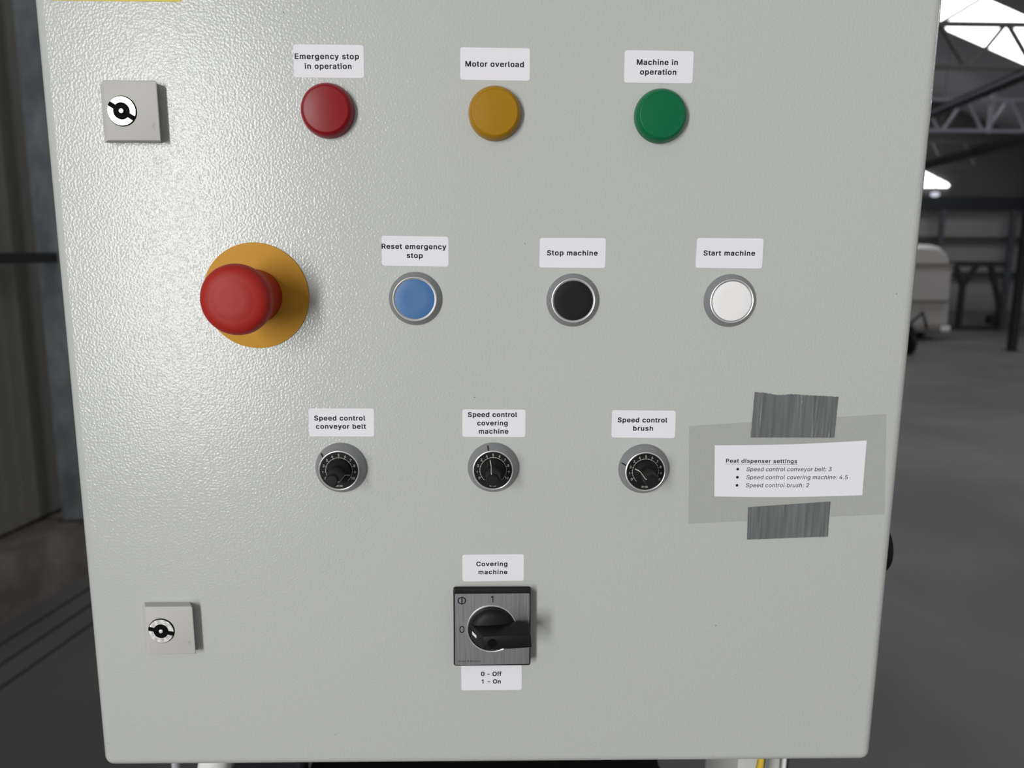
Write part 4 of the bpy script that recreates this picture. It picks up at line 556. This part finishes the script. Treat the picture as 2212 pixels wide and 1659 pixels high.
def lock(c, cylz, ang):
    # wedge-shaped plate with cut upper corners
    bm = bmesh.new()
    base = [(-18.0, 14.2), (-16.2, 16.2), (11.6, 16.2), (13.4, 13.8), (13.4, -16.2), (-18.0, -16.2)]
    front = [(-13.2, 15.2), (-12.6, 16.0), (15.2, 16.2), (16.0, 15.4), (16.2, -15.6), (-13.2, -15.9)]
    A = [bm.verts.new((p[0] * MM, 0.0003, p[1] * MM)) for p in base]; B = [bm.verts.new((p[0] * MM, -0.006, p[1] * MM)) for p in front]
    bm.faces.new(A); bm.faces.new(B)
    for i in range(6):
        j = (i + 1) % 6; bm.faces.new((A[i], A[j], B[j], B[i]))
    es = [e for e in bm.edges if all(v.co.y < -0.005 for v in e.verts)]
    bmesh.ops.bevel(bm, geom=es, offset=0.0007, segments=2, affect='EDGES', profile=0.5)
    p = obj('door_lock', bm, 'lock', cc, loc=(c[0] * MM, 0, c[1] * MM), ang=25)
    cx, cz = -4.0, cylz
    o = obj('lock_collar', lathe([(8.15, 5.9), (8.15, 6.1), (7.9, 6.2), (7.75, 6.05), (7.75, 5.5)], 48), 'black_deep', p, loc=(cx * MM, 0, cz * MM))
    obj('lock_core', lathe([(7.7, 5.6), (7.7, 6.08), (0, 6.08)], 48), 'black_deep', p, loc=(cx * MM, 0, cz * MM))
    bm = bmesh.new(); R0, R1, hw = 4.6, 7.62, 1.35
    for s in (0, 1):
        a0 = math.asin(hw / R1); a1 = math.pi - a0; b0 = math.asin(hw / R0); b1 = math.pi - b0
        out = [(R1 * math.cos(a0 + (a1 - a0) * k / 24), R1 * math.sin(a0 + (a1 - a0) * k / 24)) for k in range(25)]
        inn = [(R0 * math.cos(b1 + (b0 - b1) * k / 24), R0 * math.sin(b1 + (b0 - b1) * k / 24)) for k in range(25)]
        rot = math.radians(ang) + s * math.pi
        P = [(x * math.cos(rot) - y * math.sin(rot), x * math.sin(rot) + y * math.cos(rot)) for x, y in out + inn]
        A = [bm.verts.new((q[0] * MM, -0.0058, q[1] * MM)) for q in P]; B = [bm.verts.new((q[0] * MM, -0.0068, q[1] * MM)) for q in P]
        n_ = len(P)
        for i in range(n_):
            j = (i + 1) % n_; bm.faces.new((A[i], A[j], B[j], B[i]))
        for i in range(24): bm.faces.new((B[i], B[i + 1], B[48 - i], B[49 - i]))
    q = obj('lock_cylinder', bm, 'lock_metal', p, loc=(cx * MM, 0, cz * MM)); q['label'] = 'worn shiny metal lock cylinder with keyway'
    obj('lock_pin', lathe([(1.4, 5.8), (1.4, 7.0), (1.1, 7.3), (0, 7.35)], 20), 'lock_metal', p, loc=(cx * MM, 0, cz * MM))
    # faint embossed square spiral and two dashes
    bm = bmesh.new()
    for i, s in enumerate((0, 0.75, 1.5, 2.25)):
        r = 4.0 - s * 0.9
        x1, z1 = 13.2 - s * 0.55, -6.4 - s * 0.55
        prism(bm, [(x1 - r, z1), (x1 + 0.16, z1), (x1 + 0.16, z1 - 0.16), (x1 - r, z1 - 0.16)], 5.9, 6.07)
        prism(bm, [(x1, z1), (x1 + 0.16, z1), (x1 + 0.16, z1 - r), (x1, z1 - r)], 5.9, 6.07)
    prism(bm, [(9.0, -12.3), (13.4, -12.3), (13.4, -12.5), (9.0, -12.5)], 5.9, 6.07)
    obj('embossed_mark', bm, 'lock', p)
lock((-201.0, 404.4), -0.2, -31); lock((-201.0, 95.7), 0.25, -13)

# ------------------------------------------------------------------ stickers with lettering
def sticker(key, name, label, cat='label sticker', group='white printed stickers on the cabinet door', r=1.6, bold=0.15, mt='paper', th=0.16, base=0.0):
    d = D[key]; q = d['quad']
    c = [sum(p[i] for p in q) / 4 for i in (0, 1)]
    bm = bmesh.new(); prism(bm, [(x - c[0], z - c[1]) for x, z in rounded(q, r)], 0.0, th)
    o = obj(name, bm, mt, loc=W3(c[0], c[1], base))
    tag(o, label, cat, group)
    if d['lines']:
        text_mesh('printed_text', d['lines'], c, th + 0.03, 'ink', o, bold)
    return o
sticker('emergency', 'label_sticker', 'white sticker reading Emergency stop in operation, above the red lamp')
sticker('overload', 'label_sticker', 'white sticker reading Motor overload, above the amber lamp')
sticker('running', 'label_sticker', 'white sticker reading Machine in operation, above the green lamp')
sticker('reset', 'label_sticker', 'white sticker reading Reset emergency stop, above the blue button')
sticker('stop', 'label_sticker', 'white sticker reading Stop machine, above the black push button')
sticker('start', 'label_sticker', 'white sticker reading Start machine, above the white push button')
sticker('conveyor', 'label_sticker', 'white sticker reading Speed control conveyor belt, above a dial')
sticker('coverdial', 'label_sticker', 'white sticker reading Speed control covering machine, above the middle dial')
sticker('brush', 'label_sticker', 'white sticker reading Speed control brush, above a dial')
sticker('cover', 'label_sticker', 'white sticker reading Covering machine, above the square rotary switch')
sticker('offon', 'label_sticker', 'white sticker reading 0 - Off, 1 - On, below the square rotary switch')

q = D['yellow']; c = [sum(p[i] for p in q) / 4 for i in (0, 1)]
bm = bmesh.new(); prism(bm, [(x - c[0], z - c[1]) for x, z in rounded(q, 0.8)], 0, 0.2)
tag(obj('warning_sticker', bm, 'yellow_sticker', loc=W3(*c)), 'yellow sticker at the top edge of the cabinet door', 'sticker')

# laminated card, its clear film and the two strips of tape
sv = sticker('sleeve', 'laminating_film', 'clear plastic film laminated around the white settings card', 'plastic film', None, 0.4, mt='film', th=0.30)
d = D['card']; q = d['quad']; c = [sum(p[i] for p in q) / 4 for i in (0, 1)]
bm = bmesh.new()
up = [(q[0][0] + (q[1][0] - q[0][0]) * k / 10, q[0][1] + (q[1][1] - q[0][1]) * k / 10 - 0.9 * math.sin(math.pi * k / 10)) for k in range(11)]
dn = [(q[2][0] + (q[3][0] - q[2][0]) * k / 10, q[2][1] + (q[3][1] - q[2][1]) * k / 10 - 0.8 * math.sin(math.pi * k / 10)) for k in range(11)]
prism(bm, [(x - c[0], z - c[1]) for x, z in up + dn], 0.31, 0.42)
cd = tag(obj('settings_card', bm, 'paper', loc=W3(*c)), 'white paper card listing peat dispenser settings, laminated in clear film', 'card')
def card_extra(bm_):
    for b in d['bullets']:
        vs = [bm_.verts.new(((b[0] - c[0] + 0.85 * math.cos(2 * math.pi * k / 20)) * MM, 0, (b[1] - c[1] + 0.85 * math.sin(2 * math.pi * k / 20)) * MM)) for k in range(20)]
        bm_.faces.new(vs)
    a, b = d['under']
    vs = [bm_.verts.new(((p[0] - c[0]) * MM, 0, (p[1] - c[1] + o) * MM)) for p, o in ((a, 0.12), (b, 0.12), (b, -0.14), (a, -0.14))]
    bm_.faces.new(vs)
head = [d['lines'][0]]; body = [ln + [0.11] for ln in d['lines'][1:]]
text_mesh('printed_heading', head, c, 0.45, 'ink', cd, 0.10, extra=card_extra)
text_mesh('printed_lines', body, c, 0.45, 'ink_soft', cd, 0.035)
def tape(key, label, ragged):
    q = D[key]; c = [sum(p[i] for p in q) / 4 for i in (0, 1)]
    random.seed(len(label))
    NX, NZ = 96, 20
    bm = bmesh.new(); ft = []; bk = []
    ridges = [(random.random(), random.uniform(0.004, 0.012), random.uniform(0.10, 0.42), random.uniform(-0.03, 0.03)) for _ in range(16)]
    for j in range(NZ + 1):
        v = j / NZ; row = []; rowb = []
        for i in range(NX + 1):
            u = i / NX
            top = Vector(q[0]) * (1 - u) + Vector(q[1]) * u; bot = Vector(q[3]) * (1 - u) + Vector(q[2]) * u
            p = bot * (1 - v) + top * v
            if ragged and j == NZ: p = p + Vector((0, random.uniform(-0.25, 0.2) - (0.9 if 0.12 < u < 0.42 else 0) * math.sin((u - 0.12) / 0.30 * math.pi)))
            if i in (0, NX): p = p + Vector((random.uniform(-0.12, 0.12), 0))
            h = 0.62
            for (ru, rw, rh, rs) in ridges:
                h += rh * math.exp(-((u - ru - rs * v) / rw) ** 2) * (0.55 + 0.45 * math.sin(3.0 * v + 9 * ru))
            row.append(bm.verts.new(((p.x - c[0]) * MM, -h * MM, (p.y - c[1]) * MM)))
            rowb.append(bm.verts.new(((p.x - c[0]) * MM, -0.33 * MM, (p.y - c[1]) * MM)))
        ft.append(row); bk.append(rowb)
    for j in range(NZ):
        for i in range(NX):
            bm.faces.new((ft[j][i], ft[j][i + 1], ft[j + 1][i + 1], ft[j + 1][i])); bm.faces.new((bk[j][i], bk[j + 1][i], bk[j + 1][i + 1], bk[j][i + 1]))
    edge = [(0, i) for i in range(NX)] + [(j, NX) for j in range(NZ)] + [(NZ, i) for i in range(NX, 0, -1)] + [(j, 0) for j in range(NZ, 0, -1)]
    for k in range(len(edge)):
        a = edge[k]; b = edge[(k + 1) % len(edge)]
        bm.faces.new((ft[a[0]][a[1]], bk[a[0]][a[1]], bk[b[0]][b[1]], ft[b[0]][b[1]]))
    tag(obj('duct_tape', bm, 'tape', loc=W3(*c), ang=60), label, 'tape', 'grey tape strips holding the settings card')
tape('tape1', 'creased grey duct tape strip with torn edge, above the settings card', True)
tape('tape2', 'shorter grey duct tape strip below the settings card', False)

# ------------------------------------------------------------------ indicator lamps
def lamp(c, mt, label):
    o = thing('indicator_lamp', label, 'indicator lamp', W3(*c), group='round indicator lamps on the cabinet door')
    obj('lamp_base', lathe([(0, 0), (14.7, 0), (14.95, 0.4), (14.95, 1.6), (14.8, 2.0)], 72), mt, o)
    obj('lens', lathe([(14.8, 2.0), (14.55, 3.6), (14.0, 5.2), (13.2, 6.4), (12.55, 6.95), (12.35, 7.1), (12.15, 7.12), (12.0, 7.0), (11.7, 7.02), (8, 7.35), (4, 7.55), (0, 7.6)], 72), mt, o)
lamp(D['lamps'][0], 'red_lens', 'red round indicator lamp below the Emergency stop in operation sticker')
lamp(D['lamps'][1], 'amber_lens', 'amber yellow round indicator lamp below the Motor overload sticker')
lamp(D['lamps'][2], 'green_lens', 'green round indicator lamp below the Machine in operation sticker')

# ------------------------------------------------------------------ push buttons
def ring_parts(o, h, ro, rb=15.5):
    obj('bezel', lathe([(0, 0), (rb, 0), (rb + .05, 0.5), (rb - .25, 1.0), (rb - 0.9, 1.0 + (h - 1) * .35), (ro + .5, h - 0.5), (ro + .05, h - 0.1), (ro - .3, h - .2), (0, h - 1.2)], 72), 'bezel', o)
    obj('chrome_ring', lathe([(ro + 0.02, h - 0.25), (ro - 0.05, h + 0.15), (ro - 0.40, h + 0.30), (ro - 0.75, h + 0.12), (ro - 0.82, h - 1.0), (ro - .3, h - 1.0)], 72, closed=True), 'chrome', o)
def push_button(c, mt, label):
    o = thing('push_button', label, 'push button', W3(*c), group='flat push buttons on the cabinet door')
    ring_parts(o, 5.0, 12.85)
    obj('button_gap', lathe([(12.05, 4.0), (0, 4.0)], 48), 'black_deep', o)
    obj('button_cap', lathe([(11.65, 4.0), (11.65, 4.55), (11.45, 4.8), (11.1, 4.9), (6, 4.8), (0, 4.75)], 64), mt, o)
push_button(D['buttons'][0], 'blue', 'blue push button with grey bezel, below the Reset emergency stop sticker')
push_button(D['buttons'][1], 'black_cap', 'black push button with grey bezel, below the Stop machine sticker')
push_button(D['buttons'][2], 'white_cap', 'white push button with grey bezel, below the Start machine sticker')

# ------------------------------------------------------------------ emergency stop
es_ = thing('emergency_stop_button', 'large red mushroom emergency stop button on a round yellow plate', 'emergency stop', W3(*D['estop']))
obj('yellow_plate', lathe([(0, 0), (30.6, 0), (30.7, 0.3), (30.6, 0.9), (30.2, 1.0), (0, 1.0)], 96), 'estop_yellow', es_)
obj('button_stem', lathe([(0, 0.9), (15.2, 0.9), (15.4, 1.6), (15.6, 9), (16.1, 18.0), (16.5, 25), (16.7, 28.5), (0, 28.5)], 72), 'estop_red', es_)
obj('mushroom_head', lathe([(16.4, 28.3), (17.4, 28.6), (18.5, 30.0), (19.1, 32.0), (19.3, 34.2), (19.05, 36.6), (18.2, 38.8), (16.7, 40.4), (14.8, 41.3), (12.0, 41.9), (11.4, 41.95), (10.8, 42.1), (7.0, 42.6), (6.5, 42.6), (3, 42.8), (0, 42.85)], 96), 'estop_red', es_, ang=60)

# ------------------------------------------------------------------ speed dials
def polar(r, deg): return (r * math.sin(math.radians(deg)), r * math.cos(math.radians(deg)))
def seg(bm, r0, d0, r1, d1, wd, h):
    a = Vector(polar(r0, d0)); b = Vector(polar(r1, d1)); n_ = (b - a).normalized(); n_ = Vector((-n_.y, n_.x)) * wd / 2
    vs = [bm.verts.new((p.x * MM, -h * MM, p.y * MM)) for p in (a + n_, a - n_, b - n_, b + n_)]
    bm.faces.new(vs)
def dial(c, point, tick, label):
    o = thing('speed_dial', label, 'dial', W3(*c), group='speed control dials on the cabinet door')
    ring_parts(o, 7.0, 12.25)
    df = obj('dial_face', lathe([(0, 5.2), (11.45, 5.2), (11.45, 6.75), (0, 6.75)], 64), 'dial', o)
    def marks(bm_):
        H = 0.0
        for k in range(56): seg(bm_, 7.95, -140 + k * 5, 7.95, -135 + k * 5, 0.22, H)
        for k in range(21):
            dg_ = -120 + 12 * k
            seg(bm_, 7.6 if k % 2 == 0 else 7.75, dg_, 8.6 if k % 2 == 0 else 8.35, dg_, 0.24, H)
    lines = []
    for k in range(11):
        p = polar(9.55, -120 + 24 * k); wd = 1.0 if k < 10 else 2.0
        lines.append([str(k), (p[0] - wd / 2, p[1] - 0.72), (p[0] + wd / 2, p[1] - 0.72), 1.5])
    lines.append(['R10K', (-2.0, -10.2), (2.0, -10.2), 1.25])
    text_mesh('scale_marking', lines, (0, 0), 6.8, 'scale', df, 0.015, extra=marks)
    rf = lambda a, h: 1 + (0.035 * math.cos(22 * a) if 11.5 < h < 25.6 else 0)
    kn = obj('knob', lathe([(0, 6.7), (7.25, 6.7), (7.35, 7.2), (7.2, 9.2), (6.6, 10.0), (5.2, 10.9), (4.55, 11.8), (4.35, 13.5), (4.0, 25.4), (3.7, 26.2), (3.35, 26.5), (0, 26.5)], 132, rfun=rf), 'black', o, ang=25)
    obj('knob_cap', lathe([(3.25, 26.3), (3.25, 26.9), (2.9, 27.3), (0, 27.4)], 40), 'black_cap', kn)
    # white pointer line running down the knob and out over its skirt
    bm = bmesh.new()
    pr = [(3.3, 26.6), (3.75, 26.3), (4.12, 25.2), (4.45, 13.5), (4.7, 11.9), (5.3, 11.0), (6.7, 10.1), (7.35, 9.2)]
    u = Vector(polar(1, point)); sN = Vector((-u.y, u.x)) * 0.24
    L_ = []; R_ = []
    for r, h in pr:
        p = u * (r + 0.06); h += 0.05
        L_.append(bm.verts.new(((p + sN).x * MM, -h * MM, (p + sN).y * MM))); R_.append(bm.verts.new(((p - sN).x * MM, -h * MM, (p - sN).y * MM)))
    for i in range(len(pr) - 1): bm.faces.new((L_[i], L_[i + 1], R_[i + 1], R_[i]))
    q = obj('pointer_line', bm, 'scale', kn); q['label'] = 'white pointer line down the black knob'
    a = polar(12.7, tick); b = polar(15.0, tick); dv = (Vector(b) - Vector(a)).normalized(); nn = Vector((-dv.y, dv.x)) * 0.32
    bm = bmesh.new(); A = []; B = []
    for (p, h) in ((Vector(a), 6.9), (Vector(b), 3.6)):
        A.append([bm.verts.new(((p + s * nn).x * MM, -(h + t) * MM, (p + s * nn).y * MM)) for s in (1, -1) for t in (0, 0.35)])
    f0, f1 = A
    for i, j in ((0, 1), (1, 3), (3, 2), (2, 0)): bm.faces.new((f0[i], f0[j], f1[j], f1[i]))
    bm.faces.new((f0[0], f0[1], f0[3], f0[2])); bm.faces.new((f1[0], f1[1], f1[3], f1[2]))
    obj('marker_tick', bm, 'ink', o)
dial(D['dials'][0], 106, -48, 'speed dial below the conveyor belt sticker, knob turned past nine')
dial(D['dials'][1], -15, -13, 'speed dial below the covering machine sticker, knob turned up to about four')
dial(D['dials'][2], -70, -72, 'speed dial below the brush sticker, knob set at two')

# ------------------------------------------------------------------ rotary switch for the covering machine
sw = D['switch']
rs = thing('rotary_switch', 'square black rotary switch with brushed metal face, handle turned to the side', 'rotary switch', W3(0, 97.3))
cx0, cz0 = 0.0, 97.3
bm = bmesh.new()
Bq = [(-24.4, 24.6), (24.4, 24.6), (24.6, -24.9), (-24.3, -24.9)]; Fq = [(-23.7, 24.6), (23.9, 24.7), (24.4, -24.7), (-23.9, -24.9)]
ra = rounded(Bq, 1.8); rbq = rounded(Fq, 1.8)
A = [bm.verts.new((p[0] * MM, 0.0, p[1] * MM)) for p in ra]; B = [bm.verts.new((p[0] * MM, -0.0078, p[1] * MM)) for p in rbq]
C_ = [bm.verts.new((p[0] * MM * 0.985, -0.0084, p[1] * MM * 0.985)) for p in rbq]
for P, Q in ((A, B), (B, C_)):
    for i in range(len(P)):
        j = (i + 1) % len(P); bm.faces.new((P[i], P[j], Q[j], Q[i]))
bm.faces.new(A); bm.faces.new(C_)
obj('switch_housing', bm, 'black', rs)
bm = bmesh.new(); prism(bm, rounded([(-22.9, 23.7), (23.2, 24.0), (23.5, -23.3), (-22.9, -23.8)], 0.5), 8.3, 8.75)
fp = obj('face_plate', bm, 'brushed', rs)
text_mesh('plate_marking', [['Φ', (-21.3, 16.75), (-16.9, 16.75), 5.1], ['1', (-0.7, 18.1), (1.0, 18.1), 4.5], ['0', (-20.2, -2.1), (-18.0, -2.1), 4.5]], (0, 0), 8.8, 'ink', fp, 0.05)
text_mesh('maker_lettering', [['Kraus & Naimer', (-21.1, -21.8), (-7.0, -21.8), 1.3]], (0, 0), 8.8, 'ink', fp, 0.0)
obj('switch_ring', lathe([(15.55, 8.7), (15.55, 9.2), (15.3, 9.5), (14.9, 9.3), (14.7, 8.7)], 72), 'chrome', rs, loc=(0, 0, 0.0007))
# handle: round foot, domed shoulders and a raised grip
hd = obj('handle', lathe([(0, 8.7), (14.6, 8.7), (14.6, 9.6), (13.6, 10.2), (13.2, 11.2), (12.0, 12.6), (9, 13.6), (0, 14.2)], 72), 'black', rs, loc=(0, 0, 0.0007))
bm = bmesh.new()
base = [(-13.4, 4.9), (14.2, 4.9), (23.3, 4.6), (23.3, -4.7), (14.2, -5.3), (-13.4, -5.3)]
top = [(-5.3, 4.1), (10, 4.1), (23.6, 4.1), (23.8, -4.4), (10, -4.5), (-5.1, -4.5)]
hb = [10.4, 10.4, 12.5, 12.5, 10.4, 10.4]; ht = [25.8, 26.4, 26.8, 26.8, 26.4, 25.8]
rot = math.radians(3.2)
rt = lambda p: (p[0] * math.cos(rot) - p[1] * math.sin(rot), p[0] * math.sin(rot) + p[1] * math.cos(rot))
A = [bm.verts.new((rt(p)[0] * MM, -h * MM, rt(p)[1] * MM)) for p, h in zip(base, hb)]
B = [bm.verts.new((rt(p)[0] * MM, -h * MM, rt(p)[1] * MM)) for p, h in zip(top, ht)]
bm.faces.new(A[:3] + A[3:]); bm.faces.new(B)
for i in range(6):
    j = (i + 1) % 6; bm.faces.new((A[i], A[j], B[j], B[i]))
bmesh.ops.bevel(bm, geom=list(bm.edges), offset=0.0007, segments=3, affect='EDGES', profile=0.5)
gp = obj('grip', bm, 'black', hd, ang=40)
bm = bmesh.new()
P0 = Vector((-13.4, 10.4)); P1 = Vector((-5.2, 25.8))       # along the sloping end of the grip
d_ = (P1 - P0); nrm = Vector((-d_.y, d_.x)).normalized() * 0.12
vs = []
for (t, s) in ((0.16, 1.2), (0.50, 0.9), (0.50, -1.1), (0.16, -1.0)):
    p = P0 + d_ * t + nrm; r2 = rt((p.x, s)); vs.append(bm.verts.new((r2[0] * MM, -p.y * MM, r2[1] * MM)))
bm.faces.new(vs)
q = obj('white_mark', bm, 'white', hd); q['label'] = 'white position mark on the black handle'
obj('screw_recess', lathe([(2.7, 26.2), (2.7, 26.55), (2.3, 26.6), (0, 26.5)], 28), 'black_deep', hd, loc=(0.0002, 0, -0.0005))

# ------------------------------------------------------------------ main switch on the cabinet's side
ms_ = thing('main_switch', 'black rotary main switch on the side wall of the cabinet, only its rim showing', 'switch', (HW - 0.001, 0.075, ZB + 0.1185))
R90 = (0, 0, math.pi / 2)
obj('switch_base', lathe([(0, 0), (27, 0), (27, 8), (24, 9), (0, 9)], 48), 'black', ms_, rot=R90)
obj('switch_knob', lathe([(0, 8.5), (18.5, 8.5), (19, 10), (19, 32.0), (18, 33.4), (0, 33.4)], 64), 'black', ms_, rot=R90)
